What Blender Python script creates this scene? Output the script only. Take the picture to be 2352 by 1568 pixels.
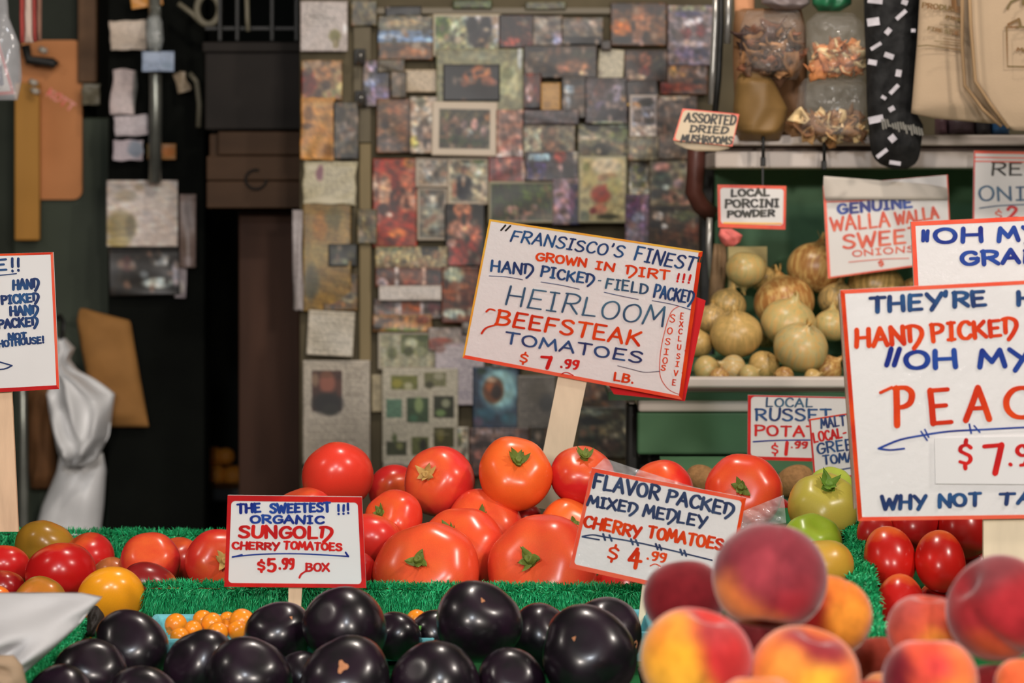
import bpy, math, random
import numpy as np
from mathutils import Vector, Matrix, Quaternion

for o in list(bpy.data.objects):
    bpy.data.objects.remove(o)
COL = bpy.context.scene.collection
SC = bpy.context.scene

# ------------------------------------------------------------------ camera, light, exposure
FP = 85.0 / 36.0 * 2352          # focal length in pixels of the 2352 wide frame
HY = 450.0                       # row of the horizon
CH = 1.5                         # camera height
cd = bpy.data.cameras.new('camera')
cam = bpy.data.objects.new('camera', cd)
COL.objects.link(cam)
cam.location = (0, 0, CH)
cam.rotation_euler = (math.pi / 2, 0, 0)
cd.lens = 85
cd.sensor_width = 36
cd.shift_y = -(784 - HY) / 2352
cd.clip_start = 0.05
cd.dof.use_dof = True
cd.dof.focus_distance = 2.93
cd.dof.aperture_fstop = 7.0
SC.camera = cam

SC.view_settings.view_transform = 'Standard'
SC.view_settings.look = 'None'
SC.view_settings.gamma = 1
SC.view_settings.use_curve_mapping = False
SC.view_settings.exposure = 0.9

w = bpy.data.worlds.new('hall_air')
SC.world = w
w.use_nodes = True
w.node_tree.nodes['Background'].inputs[0].default_value = (0.80, 0.78, 0.80, 1)
w.node_tree.nodes['Background'].inputs[1].default_value = 0.13


def lamp(x, y, z, watts, size, col):
    d = bpy.data.lights.new('bulb', 'POINT')
    d.energy = watts
    d.shadow_soft_size = size
    d.color = col
    o = bpy.data.objects.new('bulb', d)
    o.location = (x, y, z)
    COL.objects.link(o)
    return o


WARM = (1.0, 0.90, 0.81)
# the market's bare bulbs: two strings of them along the aisle in front of the stall; the overhead ones are added fill lamps
lamp(-1.05, -0.75, 2.25, 95, 0.13, WARM)
lamp(0.95, -0.85, 2.25, 95, 0.13, WARM)
lamp(-0.15, -0.4, 2.75, 60, 0.12, (0.86, 0.92, 1.0))
lamp(1.45, 1.9, 2.75, 42, 0.07, WARM)  # overhead fill added to brighten the shelf
lamp(0.1, 3.2, 3.0, 30, 0.07, WARM)
lamp(-2.2, 1.9, 2.9, 16, 0.07, WARM)


# ------------------------------------------------------------------ helpers
def lin(c):
    return tuple((v / 255 / 12.92) if v / 255 <= 0.04045 else ((v / 255 + 0.055) / 1.055) ** 2.4 for v in c)


def alb(c, k=1.0):
    return tuple(min(0.86, v * k) for v in lin(c)) + (1.0,)


def P(px, py, Y):
    return Vector(((px - 1176) / FP * Y, Y, CH - (py - HY) / FP * Y))


MATS = {}


def mat(key, color=None, rough=0.6, spec=0.4, var=0.0, scale=30.0, bump=0.0, bdist=0.004, coat=0.0, metal=0.0,
        objcol=False, attr=None, color2=None, stretch=(1, 1, 1), sheen=0.0, detail=3.0, bumpscale=None, coatbump=0.0):
    if key in MATS:
        return MATS[key]
    m = bpy.data.materials.new(key)
    m.use_nodes = True
    nt = m.node_tree
    b = nt.nodes['Principled BSDF']
    b.inputs['Roughness'].default_value = rough
    b.inputs['Specular IOR Level'].default_value = spec
    b.inputs['Metallic'].default_value = metal
    if coat:
        b.inputs['Coat Weight'].default_value = coat
        b.inputs['Coat Roughness'].default_value = 0.08
    if sheen:
        b.inputs['Sheen Weight'].default_value = sheen
        b.inputs['Sheen Roughness'].default_value = 0.35
        b.inputs['Sheen Tint'].default_value = (0.85, 0.72, 0.72, 1)
    src = None
    if objcol:
        n = nt.nodes.new('ShaderNodeObjectInfo')
        src = n.outputs['Color']
    elif attr:
        n = nt.nodes.new('ShaderNodeAttribute')
        n.attribute_name = attr
        src = n.outputs['Color']
    else:
        n = nt.nodes.new('ShaderNodeRGB')
        n.outputs[0].default_value = color
        src = n.outputs[0]
    tc = nt.nodes.new('ShaderNodeTexCoord')
    mp = nt.nodes.new('ShaderNodeMapping')
    mp.inputs['Scale'].default_value = stretch
    nt.links.new(tc.outputs['Object'], mp.inputs[0])
    nz = nt.nodes.new('ShaderNodeTexNoise')
    nz.inputs['Scale'].default_value = scale
    nz.inputs['Detail'].default_value = detail
    nt.links.new(mp.outputs[0], nz.inputs['Vector'])
    if color2 is not None:
        r = nt.nodes.new('ShaderNodeValToRGB')
        r.color_ramp.elements[0].position = 0.42
        r.color_ramp.elements[1].position = 0.62
        nt.links.new(nz.outputs['Fac'], r.inputs[0])
        mx = nt.nodes.new('ShaderNodeMix')
        mx.data_type = 'RGBA'
        nt.links.new(r.outputs[0], mx.inputs[0])
        nt.links.new(src, mx.inputs[6])
        mx.inputs[7].default_value = color2
        src = mx.outputs[2]
    if var:
        hs = nt.nodes.new('ShaderNodeHueSaturation')
        mr = nt.nodes.new('ShaderNodeMapRange')
        mr.inputs[1].default_value = 0.3
        mr.inputs[2].default_value = 0.7
        mr.inputs[3].default_value = 1 - var
        mr.inputs[4].default_value = 1 + var
        nt.links.new(nz.outputs['Fac'], mr.inputs[0])
        nt.links.new(mr.outputs[0], hs.inputs['Value'])
        nt.links.new(src, hs.inputs['Color'])
        src = hs.outputs[0]
    nt.links.new(src, b.inputs['Base Color'])
    if bump or coatbump:
        n2 = nt.nodes.new('ShaderNodeTexNoise')
        n2.inputs['Scale'].default_value = bumpscale or scale * 2
        n2.inputs['Detail'].default_value = 4
        nt.links.new(mp.outputs[0], n2.inputs['Vector'])
        bp = nt.nodes.new('ShaderNodeBump')
        bp.inputs['Strength'].default_value = bump or coatbump
        bp.inputs['Distance'].default_value = bdist
        nt.links.new(n2.outputs['Fac'], bp.inputs['Height'])
        if bump:
            nt.links.new(bp.outputs[0], b.inputs['Normal'])
        if coat:
            nt.links.new(bp.outputs[0], b.inputs['Coat Normal'])
    MATS[key] = m
    return m


def film_mat(key, tint, alpha, bump=0.6, scale=14):
    if key in MATS:
        return MATS[key]
    m = bpy.data.materials.new(key)
    m.use_nodes = True
    nt = m.node_tree
    nt.nodes.clear()
    out = nt.nodes.new('ShaderNodeOutputMaterial')
    mix = nt.nodes.new('ShaderNodeMixShader')
    tr = nt.nodes.new('ShaderNodeBsdfTransparent')
    b = nt.nodes.new('ShaderNodeBsdfPrincipled')
    b.inputs['Base Color'].default_value = tint
    b.inputs['Roughness'].default_value = 0.12
    b.inputs['Specular IOR Level'].default_value = 1.0
    tc = nt.nodes.new('ShaderNodeTexCoord')
    nz = nt.nodes.new('ShaderNodeTexNoise')
    nz.inputs['Scale'].default_value = scale
    nt.links.new(tc.outputs['Object'], nz.inputs['Vector'])
    bp = nt.nodes.new('ShaderNodeBump')
    bp.inputs['Strength'].default_value = bump
    bp.inputs['Distance'].default_value = 0.03
    nt.links.new(nz.outputs['Fac'], bp.inputs['Height'])
    nt.links.new(bp.outputs[0], b.inputs['Normal'])
    mix.inputs[0].default_value = alpha
    nt.links.new(tr.outputs[0], mix.inputs[1])
    nt.links.new(b.outputs[0], mix.inputs[2])
    nt.links.new(mix.outputs[0], out.inputs[0])
    MATS[key] = m
    return m


def world_loc(o):
    v = Vector((0, 0, 0))
    while o is not None:
        v = v + o.location
        o = o.parent
    return v


def mk(name, verts, faces, mats, parent=None, loc=None, smooth=False, midx=None, cols=None):
    """One mesh object; verts are world coordinates (no parent here is ever rotated)."""
    V = np.asarray(verts, dtype=np.float64)
    if loc is None:
        loc = world_loc(parent) if parent is not None else Vector(((V[:, 0].min() + V[:, 0].max()) / 2, (V[:, 1].min() + V[:, 1].max()) / 2, V[:, 2].min()))
    L = np.array(loc)
    me = bpy.data.meshes.new(name)
    me.from_pydata((V - L).tolist(), [], [tuple(int(i) for i in f) for f in faces])
    if not isinstance(mats, (list, tuple)):
        mats = [mats]
    for m in mats:
        me.materials.append(m)
    if midx is not None:
        me.polygons.foreach_set('material_index', midx)
    if smooth:
        me.polygons.foreach_set('use_smooth', [True] * len(me.polygons))
    if cols is not None:
        a = me.color_attributes.new('print', 'FLOAT_COLOR', 'POINT')
        C = np.ones((len(V), 4), dtype=np.float32)
        C[:, :3] = cols
        a.data.foreach_set('color', C.ravel())
    me.update()
    o = bpy.data.objects.new(name, me)
    COL.objects.link(o)
    if parent is not None:
        o.parent = parent
        o.location = Vector(loc) - world_loc(parent)
    else:
        o.location = loc
    return o


def tag(o, label=None, cat=None, group=None, kind=None):
    if label: o['label'] = label
    if cat: o['category'] = cat
    if group: o['group'] = group
    if kind: o['kind'] = kind
    return o


def thing(name, label, cat, loc, group=None):
    o = bpy.data.objects.new(name, None)
    o.empty_display_size = 0.05
    COL.objects.link(o)
    o.location = loc
    return tag(o, label, cat, group)


BOXF = [(0, 3, 2, 1), (4, 5, 6, 7), (0, 1, 5, 4), (1, 2, 6, 5), (2, 3, 7, 6), (3, 0, 4, 7)]


def box(name, x0, x1, y0, y1, z0, z1, m, parent=None):
    v = [(x0, y0, z0), (x1, y0, z0), (x1, y1, z0), (x0, y1, z0), (x0, y0, z1), (x1, y0, z1), (x1, y1, z1), (x0, y1, z1)]
    o = mk(name, v, BOXF, m, parent)
    s = min(x1 - x0, y1 - y0, z1 - z0)
    if s > 0.004 and s < 1:
        b = o.modifiers.new('edge', 'BEVEL')
        b.width = min(0.004, s * 0.2)
        b.segments = 2
    return o


def pbox(name, px0, py0, px1, py1, Y, d, m, parent=None):
    a = P(px0, py1, Y)
    b = P(px1, py0, Y)
    return box(name, a.x, b.x, Y, Y + d, a.z, b.z, m, parent)


def tube(name, pts, r, m, parent=None, n=8, r2=None):
    pts = [Vector(p) for p in pts]
    V, F = [], []
    for i, p in enumerate(pts):
        t = (pts[min(i + 1, len(pts) - 1)] - pts[max(i - 1, 0)]).normalized()
        a = t.cross(Vector((0, 1, 0.01))).normalized()
        b = t.cross(a)
        rr = r if r2 is None else r + (r2 - r) * i / (len(pts) - 1)
        for k in range(n):
            an = 2 * math.pi * k / n
            V.append(p + a * math.cos(an) * rr + b * math.sin(an) * rr)
    for i in range(len(pts) - 1):
        for k in range(n):
            F.append((i * n + k, i * n + (k + 1) % n, (i + 1) * n + (k + 1) % n, (i + 1) * n + k))
    F.append(tuple(range(n))[::-1])
    F.append(tuple((len(pts) - 1) * n + k for k in range(n)))
    return mk(name, V, F, m, parent, smooth=True)


def vnoise(seed, n=6, fmax=6.0):
    """smooth pseudo-noise on (u,v) as a sum of random waves"""
    r = random.Random(seed)
    W = [(r.uniform(-fmax, fmax), r.uniform(-fmax, fmax), r.uniform(0, 6.28), r.uniform(0.4, 1)) for _ in range(n)]
    s = sum(q[3] for q in W)
    return lambda u, v: sum(a * np.sin(fu * u * 3.14 + fv * v * 3.14 + ph) for fu, fv, ph, a in W) / s


def cloth(name, rows, Y, m, parent=None, bulge=0.03, fold=0.006, thick=0.004, seed=1, nu=22, nv=30, ffreq=5.0, lean=0.0, label=None, cat=None, group=None, kind=None):
    """hanging soft thing: rows = (py, px_left, px_right) from top to bottom; real thickness and folds"""
    ys = np.array([r[0] for r in rows], float)
    xl = np.array([r[1] for r in rows], float)
    xr = np.array([r[2] for r in rows], float)
    nz = vnoise(seed, 7, ffreq)
    V = []
    for side in (0, 1):
        for j in range(nv + 1):
            v = j / nv
            py = ys[0] + (ys[-1] - ys[0]) * v
            a = np.interp(py, ys, xl)
            b = np.interp(py, ys, xr)
            for i in range(nu + 1):
                u = i / nu
                px = a + (b - a) * u
                p = P(px, py, Y)
                e = math.sqrt(max(0.0, 1 - (2 * u - 1) ** 2)) * min(1.0, 6 * v + 0.15) * min(1.0, 8 * (1 - v) + 0.1)
                d = -(bulge * e + fold * float(nz(u, v)) * (0.3 + 0.7 * e))
                if side:
                    d = thick + bulge * e * 0.4
                p.y += d + lean * (v - 0.5)
                V.append(p)
    F = []
    W = nu + 1
    N = W * (nv + 1)
    for j in range(nv):
        for i in range(nu):
            q = j * W + i
            F.append((q, q + W, q + W + 1, q + 1))
            F.append((N + q, N + q + 1, N + q + W + 1, N + q + W))
    for j in range(nv):
        q = j * W
        F.append((q, N + q, N + q + W, q + W))
        q = j * W + nu
        F.append((q, q + W, N + q + W, N + q))
    for i in range(nu):
        F.append((i, i + 1, N + i + 1, N + i))
        q = nv * W + i
        F.append((q, N + q, N + q + 1, q + 1))
    o = mk(name, V, F, m, parent, smooth=True)
    return tag(o, label, cat, group, kind)


# ------------------------------------------------------------------ hand lettering (own stroke alphabet)
def cat_rom(p, n=6, closed=False):
    p = [np.array(q, float) for q in p]
    out = []
    m = len(p)
    rng = range(m) if closed else range(m - 1)
    for i in rng:
        if closed:
            a, b, c, d = p[(i - 1) % m], p[i], p[(i + 1) % m], p[(i + 2) % m]
        else:
            a, b, c, d = p[max(i - 1, 0)], p[i], p[i + 1], p[min(i + 2, m - 1)]
        for k in range(n):
            t = k / n
            out.append(0.5 * ((2 * b) + (-a + c) * t + (2 * a - 5 * b + 4 * c - d) * t * t + (-a + 3 * b - 3 * c + d) * t ** 3))
    out.append(p[0] if closed else p[-1])
    return out


L_, S_, C_ = 0, 1, 2      # straight, smooth, closed
PB = (S_, [(0, 10), (3.5, 10), (5.5, 8.5), (5, 6), (2.8, 4.9), (.6, 4.9)])
GL = {
 'A': (6.2, [(L_, [(0, 0), (3, 10)]), (L_, [(3, 10), (6, 0)]), (L_, [(1, 3.6), (5, 3.6)])]),
 'B': (6, [(L_, [(.6, 10), (.6, 0)]), (S_, [(0, 10), (3.5, 9.9), (5, 8.5), (4.4, 6.5), (2.6, 5.5), (.6, 5.4)]), (S_, [(.6, 5.4), (3.6, 5.2), (5.6, 3.8), (5.3, 1.5), (3.4, .1), (0, 0)])]),
 'C': (5.8, [(S_, [(5.5, 8.4), (4, 10), (1.8, 9.4), (.4, 6.5), (.5, 3), (2, .4), (4.2, 0), (5.8, 1.6)])]),
 'D': (6, [(L_, [(.7, 10), (.7, 0)]), (S_, [(0, 10), (3, 9.9), (5.4, 8), (5.8, 4.8), (4.8, 1.8), (2.6, .1), (0, 0)])]),
 'd': (6, [(L_, [(.9, 9.6), (.7, 1.5)]), (S_, [(-.6, 9.6), (2.5, 10.2), (5.4, 8.4), (6, 5), (4.6, 1.2), (3, -1.6), (2, -3)])]),
 'E': (5.6, [(L_, [(.6, 10), (.6, 0)]), (L_, [(.4, 10), (5.2, 10)]), (L_, [(.6, 5.2), (4.4, 5.2)]), (L_, [(.4, 0), (5.4, 0)])]),
 'F': (5.4, [(L_, [(.7, 10), (.5, 0)]), (L_, [(.4, 10), (5.3, 10)]), (L_, [(.6, 5.2), (4.2, 5.2)])]),
 'G': (6.2, [(S_, [(5.5, 8.6), (4, 10), (1.8, 9.4), (.4, 6.5), (.5, 3), (2, .3), (4, .2), (5.8, 2), (5.9, 4.4)]), (L_, [(3.4, 4.6), (6.4, 4.6)])]),
 'H': (6.2, [(L_, [(.5, 10), (.3, 0)]), (L_, [(5.6, 10), (5.7, 0)]), (L_, [(.5, 5.1), (5.6, 5.1)])]),
 'I': (4, [(L_, [(2, 10), (2, 0)]), (L_, [(.3, 10), (3.7, 10)]), (L_, [(.3, 0), (3.7, 0)])]),
 'K': (6, [(L_, [(.6, 10), (.5, 0)]), (L_, [(5.4, 10), (.8, 4.4)]), (L_, [(2, 5.7), (5.9, 0)])]),
 'L': (5.2, [(L_, [(.7, 10), (.6, 0)]), (L_, [(.4, 0), (5, .2)])]),
 'M': (7.2, [(L_, [(0, 0), (1.1, 10)]), (L_, [(1.1, 10), (3.6, 3)]), (L_, [(3.6, 3), (6.1, 10)]), (L_, [(6.1, 10), (7.2, 0)])]),
 'N': (6.2, [(L_, [(.4, 0), (.5, 10)]), (L_, [(.5, 10), (5.6, 0)]), (L_, [(5.6, 0), (5.7, 10)])]),
 'O': (6.4, [(C_, [(3.1, 10), (.8, 8.3), (.2, 4.8), (1.2, 1.2), (3.2, 0), (5.3, 1.3), (6.1, 5), (5.2, 8.6)])]),
 'P': (5.8, [(L_, [(.7, 10), (.6, 0)]), PB]),
 'R': (6, [(L_, [(.7, 10), (.6, 0)]), PB, (L_, [(2.5, 4.9), (5.9, 0)])]),
 'S': (5.6, [(S_, [(5.2, 8.7), (3.6, 10), (1.4, 9.5), (.6, 7.6), (2, 5.9), (4.2, 4.5), (5.3, 2.6), (4.3, .5), (2.2, 0), (.2, 1.3)])]),
 'T': (6, [(L_, [(0, 10), (6, 10)]), (L_, [(3, 10), (2.9, 0)])]),
 'U': (6, [(S_, [(.4, 10), (.4, 5), (.9, 1.6), (3, 0), (5, 1.5), (5.6, 5), (5.6, 10)])]),
 'V': (6, [(L_, [(0, 10), (3, 0)]), (L_, [(3, 0), (6, 10)])]),
 'W': (8, [(L_, [(0, 10), (2, 0)]), (L_, [(2, 0), (4, 7.5)]), (L_, [(4, 7.5), (6, 0)]), (L_, [(6, 0), (8, 10)])]),
 'X': (5.8, [(L_, [(0, 10), (5.8, 0)]), (L_, [(5.6, 10), (0, 0)])]),
 'Y': (6, [(L_, [(0, 10), (3, 4.6)]), (L_, [(6, 10), (2.2, -1)])]),
 'y': (6, [(L_, [(0, 10), (3, 5)]), (L_, [(6, 10), (1.4, -3)])]),
 '1': (2.4, [(L_, [(1.3, 10), (1.2, 0)])]),
 '2': (5.4, [(S_, [(.4, 8), (1.8, 10), (4.2, 9.6), (5, 7.4), (3.4, 4.2), (.2, 0)]), (L_, [(.2, 0), (5.4, .2)])]),
 '4': (6, [(L_, [(3.4, 10), (.2, 3.6)]), (L_, [(.2, 3.6), (6, 3.8)]), (L_, [(3.9, 8), (3.6, 0)])]),
 '5': (5.6, [(L_, [(1, 10), (5.2, 10)]), (L_, [(1, 10), (.8, 5.6)]), (S_, [(.8, 5.6), (3, 6.4), (5.2, 4.8), (5, 1.6), (3, 0), (.4, .9)])]),
 '7': (5.6, [(L_, [(.2, 9.6), (5.4, 10)]), (L_, [(5.3, 10), (3.6, 0)])]),
 '9': (5.2, [(C_, [(4.6, 7.4), (3, 10), (1, 9), (.5, 6.8), (2, 5), (4, 5.4)]), (S_, [(4.7, 9.6), (4.4, 4), (3.2, .6), (1.4, 0)])]),
 '$': (5.4, [(S_, [(4.8, 7.6), (3.2, 8.8), (1.2, 8.2), (.8, 6.4), (2.4, 5.2), (4.2, 4), (4.6, 2.2), (3.2, .8), (.6, 1.6)]), (L_, [(3, 11), (2.8, 9)]), (L_, [(2.7, .6), (2.7, -1.4)])]),
 '!': (2.4, [(L_, [(1.3, 10), (1.1, 3.6)]), (L_, [(1, .6), (1.1, .2)])]),
 '.': (2.2, [(L_, [(.9, .5), (1.2, .2)])]),
 '-': (4.4, [(L_, [(.6, 4.6), (3.8, 4.8)])]),
 "'": (1.8, [(L_, [(.9, 11.2), (.6, 8.8)])]),
 '"': (3.6, [(L_, [(.7, 10), (.4, 4)]), (L_, [(3, 10), (2.5, 4)])]),
 ' ': (3.2, []),
}


class Plane:
    def __init__(s, Y, cx=1176, cy=784, gx=0.0, gy=0.0):
        s.a = (1.0 / Y, cx, cy, gx, gy)

    def Y(s, px, py):
        i, cx, cy, gx, gy = s.a
        return 1.0 / (i * (1 + gx * (px - cx) + gy * (py - cy)))

    def pt(s, px, py, off=0.0):
        p = P(px, py, s.Y(px, py))
        p.y -= off
        return p


class Ink:
    """collects brush strokes in pixel units on a plane"""

    def __init__(s, plane, off=0.0006):
        s.p, s.off, s.V, s.F = plane, off, [], []

    def stroke(s, pts, w):
        pts = [np.array(q, float) for q in pts]
        q = [pts[0]]
        for p in pts[1:]:
            if np.hypot(*(p - q[-1])) > 0.25:
                q.append(p)
        if len(q) < 2:
            q.append(q[0] + np.array([0.4, 0.3]))
        s.off += 0.000006
        b = len(s.V)
        for i, p in enumerate(q):
            t = q[min(i + 1, len(q) - 1)] - q[max(i - 1, 0)]
            t = t / (np.hypot(*t) + 1e-9)
            n = np.array([-t[1], t[0]])
            hw = w * 0.5 * (0.68 + 0.36 * abs(t[1]))
            for sg in (1, -1):
                r = p + n * hw * sg
                s.V.append(s.p.pt(r[0], r[1], s.off))
        for i in range(len(q) - 1):
            k = b + 2 * i
            s.F.append((k, k + 1, k + 3, k + 2))
        for p, t in ((q[0], q[0] - q[1]), (q[-1], q[-1] - q[-2])):
            s.off += 0.000003
            hw = w * 0.5 * (0.68 + 0.36 * abs(t[1]) / (np.hypot(*t) + 1e-9))
            b = len(s.V)
            for k in range(8):
                a = k * math.pi / 4
                s.V.append(s.p.pt(p[0] + math.cos(a) * hw, p[1] + math.sin(a) * hw, s.off))
            s.F.append(tuple(range(b, b + 8)))

    def word(s, text, a, b, h, w, rnd, slant=0.0):
        a, b = np.array(a, float), np.array(b, float)
        d = b - a
        Ln = np.hypot(*d)
        ux = d / Ln
        up = np.array([ux[1], -ux[0]])
        if up[1] > 0: up = -up
        a = a + ux * (w * .4) + up * (w * .45)
        Ln = max(Ln - w * .8, Ln * .5)
        h = max(h - w * .9, h * .5)
        adv = [GL[c][0] + 1.5 for c in text]
        tot = sum(adv) - 1.5
        sx = Ln / tot
        x = 0.0
        for c, ad in zip(text, adv):
            jy = rnd.uniform(-.25, .25)
            js = rnd.uniform(.95, 1.06)
            sl = slant + rnd.uniform(-.03, .05)
            for kind, pts in GL[c][1]:
                q = pts
                if kind == S_: q = cat_rom(pts)
                if kind == C_: q = cat_rom(pts, closed=True)
                if kind == L_ and len(pts) == 2:
                    m = ((pts[0][0] + pts[1][0]) / 2 + rnd.uniform(-.12, .12), (pts[0][1] + pts[1][1]) / 2)
                    q = [pts[0], m, pts[1]]
                s.stroke([a + ux * ((x + u[0] + u[1] * sl) * sx) + up * ((u[1] + jy) * js * h / 10) for u in q], w)
            x += ad

    def build(s, m, parent, name='lettering'):
        return mk(name, s.V, s.F, m, parent)


INK = {
 'navy': mat('ink_navy', alb((34, 52, 98), 1.1), 0.35, 0.5, color2=alb((40, 82, 130), 1.1), scale=35),
 'blue': mat('ink_blue', alb((22, 36, 120), 1.1), 0.35, 0.5, color2=alb((34, 70, 150), 1.1), scale=22),
 'slate': mat('ink_slate', alb((42, 54, 88), 1.1), 0.35, 0.5, color2=alb((56, 72, 104), 1.1), scale=40),
 'red': mat('ink_red', alb((200, 30, 26), 1.15), 0.35, 0.5, color2=alb((180, 22, 26), 1.1), scale=30),
 'orange': mat('ink_orange', alb((212, 66, 18), 1.15), 0.35, 0.5, color2=alb((196, 44, 16), 1.1), scale=25),
 'rust': mat('ink_rust', alb((190, 66, 44), 1.2), 0.4, 0.5, color2=alb((205, 96, 66), 1.2), scale=40),
 'thin': mat('ink_teal', alb((46, 74, 104), 1.1), 0.35, 0.5, color2=alb((66, 104, 128), 1.1), scale=26),
 'black': mat('ink_black', alb((38, 36, 34), 1.1), 0.4, 0.4, color2=alb((58, 56, 44), 1.1), scale=40),
 'yellow': mat('ink_amber', alb((240, 170, 60), 1.2), 0.35, 0.5, color2=alb((236, 140, 40), 1.2), scale=18),
 'salmon': mat('ink_salmon', alb((228, 96, 70), 1.2), 0.35, 0.5, color2=alb((220, 70, 46), 1.2), scale=18),
 'olive': mat('ink_olive', alb((84, 72, 40), 1.6), 0.6, 0.3, color2=alb((96, 66, 34), 1.6), scale=40),
 'pink': mat('ink_pink', alb((205, 120, 110), 2.0), 0.6, 0.3, color2=alb((190, 80, 70), 2.0), scale=40),
}
CARD = mat('sleeved_card', (0.80, 0.775, 0.765, 1), 0.42, 0.45, var=0.02, scale=7, coat=0.9, coatbump=1.0, bdist=0.009, bumpscale=120)
CARD2 = mat('plain_card', (0.78, 0.76, 0.75, 1), 0.5, 0.4, var=0.03, scale=9, coat=0.25, coatbump=0.25, bumpscale=16)
CARDFAR = mat('far_card', (0.72, 0.69, 0.66, 1), 0.55, 0.35, var=0.05, scale=9)  # slightly darker white for the signs further back
STICK = mat('pine_stick', (0.80, 0.55, 0.36, 1), 0.6, 0.3, var=0.12, scale=60, stretch=(1, 1, 0.08), bump=0.15)
STICKP = mat('pale_birch_stick', (0.84, 0.70, 0.50, 1), 0.6, 0.3, var=0.07, scale=50, stretch=(1, 1, 0.08), bump=0.1)


def quad_prism(name, q, plane, o0, o1, m, parent):
    V = [plane.pt(x, y, o0) for x, y in q] + [plane.pt(x, y, o1) for x, y in q]
    F = [(0, 3, 2, 1), (4, 5, 6, 7)] + [(i, (i + 1) % 4, 4 + (i + 1) % 4, 4 + i) for i in range(4)]
    return mk(name, V, F, m, parent)


def sign(name, label, corners, plane, words, edges=None, rad=0.0, card=CARD, stick=None, stickm=STICK, lines=(), thick=0.004, tf=None, seed=1, group=None, cat='sign', bend=0.0):
    """corners TL,TR,BR,BL in pixels; words = (text, a, b, h, weight, ink[, slant]); tf = (ox, oy, s) of the word coordinates"""
    q = [np.array(c, float) for c in corners]
    cx, cy = sum(c[0] for c in q) / 4, max(c[1] for c in q)
    root = thing(name, label, cat, plane.pt(cx, cy), group)
    quad_prism('card', corners, plane, -thick, 0.0, card, root)
    if edges:
        wds = [e[0] for e in edges]
        inner, arcs = [], []
        for k in range(4):
            dn = q[(k + 1) % 4] - q[k]
            dp = q[(k - 1) % 4] - q[k]
            dn /= np.hypot(*dn)
            dp /= np.hypot(*dp)
            I = q[k] + dn * wds[(k - 1) % 4] + dp * wds[k]
            if rad > 0:
                st, en = I + dp * rad, I + dn * rad
                c = I + dn * rad + dp * rad
                arc = []
                for j in range(7):
                    t = j / 6 * math.pi / 2
                    arc.append(c + (st - c) * math.cos(t) + (en - c) * math.sin(t))
            else:
                arc = [I, I]
            arcs.append(arc)
        mats, V, F, mi = [], [], [], []
        for k in range(4):
            mm = INK[edges[k][1]]
            if mm not in mats: mats.append(mm)
            z = 0.0003
            b = len(V)
            k2 = (k + 1) % 4
            for r in (q[k], q[k2], arcs[k2][0], arcs[k][-1]):
                V.append(plane.pt(r[0], r[1], z))
            F.append((b, b + 1, b + 2, b + 3)); mi.append(mats.index(mm))
            if rad > 0:
                for j in range(6):
                    b = len(V)
                    for r in (q[k], arcs[k][j + 1], arcs[k][j]):
                        V.append(plane.pt(r[0], r[1], z))
                    F.append((b, b + 1, b + 2)); mi.append(mats.index(mm))
        mk('painted_border', V, F, mats, root, midx=mi)
    ox, oy, sc = tf or (0, 0, 1)
    T = lambda p: (ox + p[0] / sc, oy + p[1] / sc)
    rnd = random.Random(seed)
    off = 0.0006
    for wd in words:
        ink = Ink(plane, off)
        ink.word(wd[0], T(wd[1]), T(wd[2]), wd[3] / sc, wd[4] / sc, rnd, wd[6] if len(wd) > 6 else 0.0)
        ink.build(INK[wd[5]], root)
        off += 0.00004
    for ln in lines:
        ink = Ink(plane, off)
        for pts in ln[0]:
            ink.stroke(cat_rom([T(p) for p in pts], 5) if len(pts) > 2 else [T(p) for p in pts], ln[1] / sc)
        ink.build(INK[ln[2]], root, 'drawn_line')
        off += 0.00004
    if stick:
        quad_prism('stick', stick, plane, -thick - 0.0065, -thick - 0.0005, stickm, root)
    return root

# ------------------------------------------------------------------ the setting
def structure(o):
    o['kind'] = 'structure'
    return o


DARKWALL = mat('dark_plaster', (0.020, 0.022, 0.018, 1), 0.8, 0.2, var=0.35, scale=2.5)
CONC = mat('worn_concrete', (0.14, 0.13, 0.12, 1), 0.8, 0.3, var=0.2, scale=3, bump=0.1)
CEIL = mat('hall_ceiling', (0.10, 0.095, 0.085, 1), 0.8, 0.2, var=0.1, scale=2)
GREENP = mat('green_paint', alb((58, 88, 62), 1.8), 0.55, 0.3, var=0.14, scale=9, bump=0.05)
WHITEP = mat('white_enamel', alb((176, 166, 158), 1.55), 0.45, 0.4, var=0.05, scale=8)
GREYP = mat('recess_shadow_grey', alb((92, 80, 72), 1.8), 0.6, 0.3, var=0.08, scale=8)  # grey with the shadow under the rails put into the colour
OLIVE = mat('olive_board', alb((84, 76, 58), 1.2), 0.75, 0.2, var=0.3, scale=7)
POSTM = mat('stained_timber', alb((52, 34, 25), 1.9), 0.7, 0.25, var=0.35, scale=14, stretch=(1, 1, 0.12), bump=0.3)
DGREEN = mat('dark_green_door', alb((40, 46, 36), 2.1), 0.6, 0.3, var=0.2, scale=5)
BLACKP = mat('black_paint', alb((20, 20, 18), 2.0), 0.5, 0.4, var=0.2, scale=10)

structure(box('floor', -3.2, 3.2, -3.0, 7.6, -0.05, 0.0, CONC))
structure(box('wall_back', -3.2, 3.2, 7.5, 7.6, 0.0, 3.4, DARKWALL))
structure(box('wall_left', -3.3, -3.2, -3.0, 7.6, 0.0, 3.4, DARKWALL))
structure(box('wall_right', 3.2, 3.3, -3.0, 7.6, 0.0, 3.4, DARKWALL))
structure(box('ceiling', -3.3, 3.3, -3.0, 7.6, 3.4, 3.46, CEIL))

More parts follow.
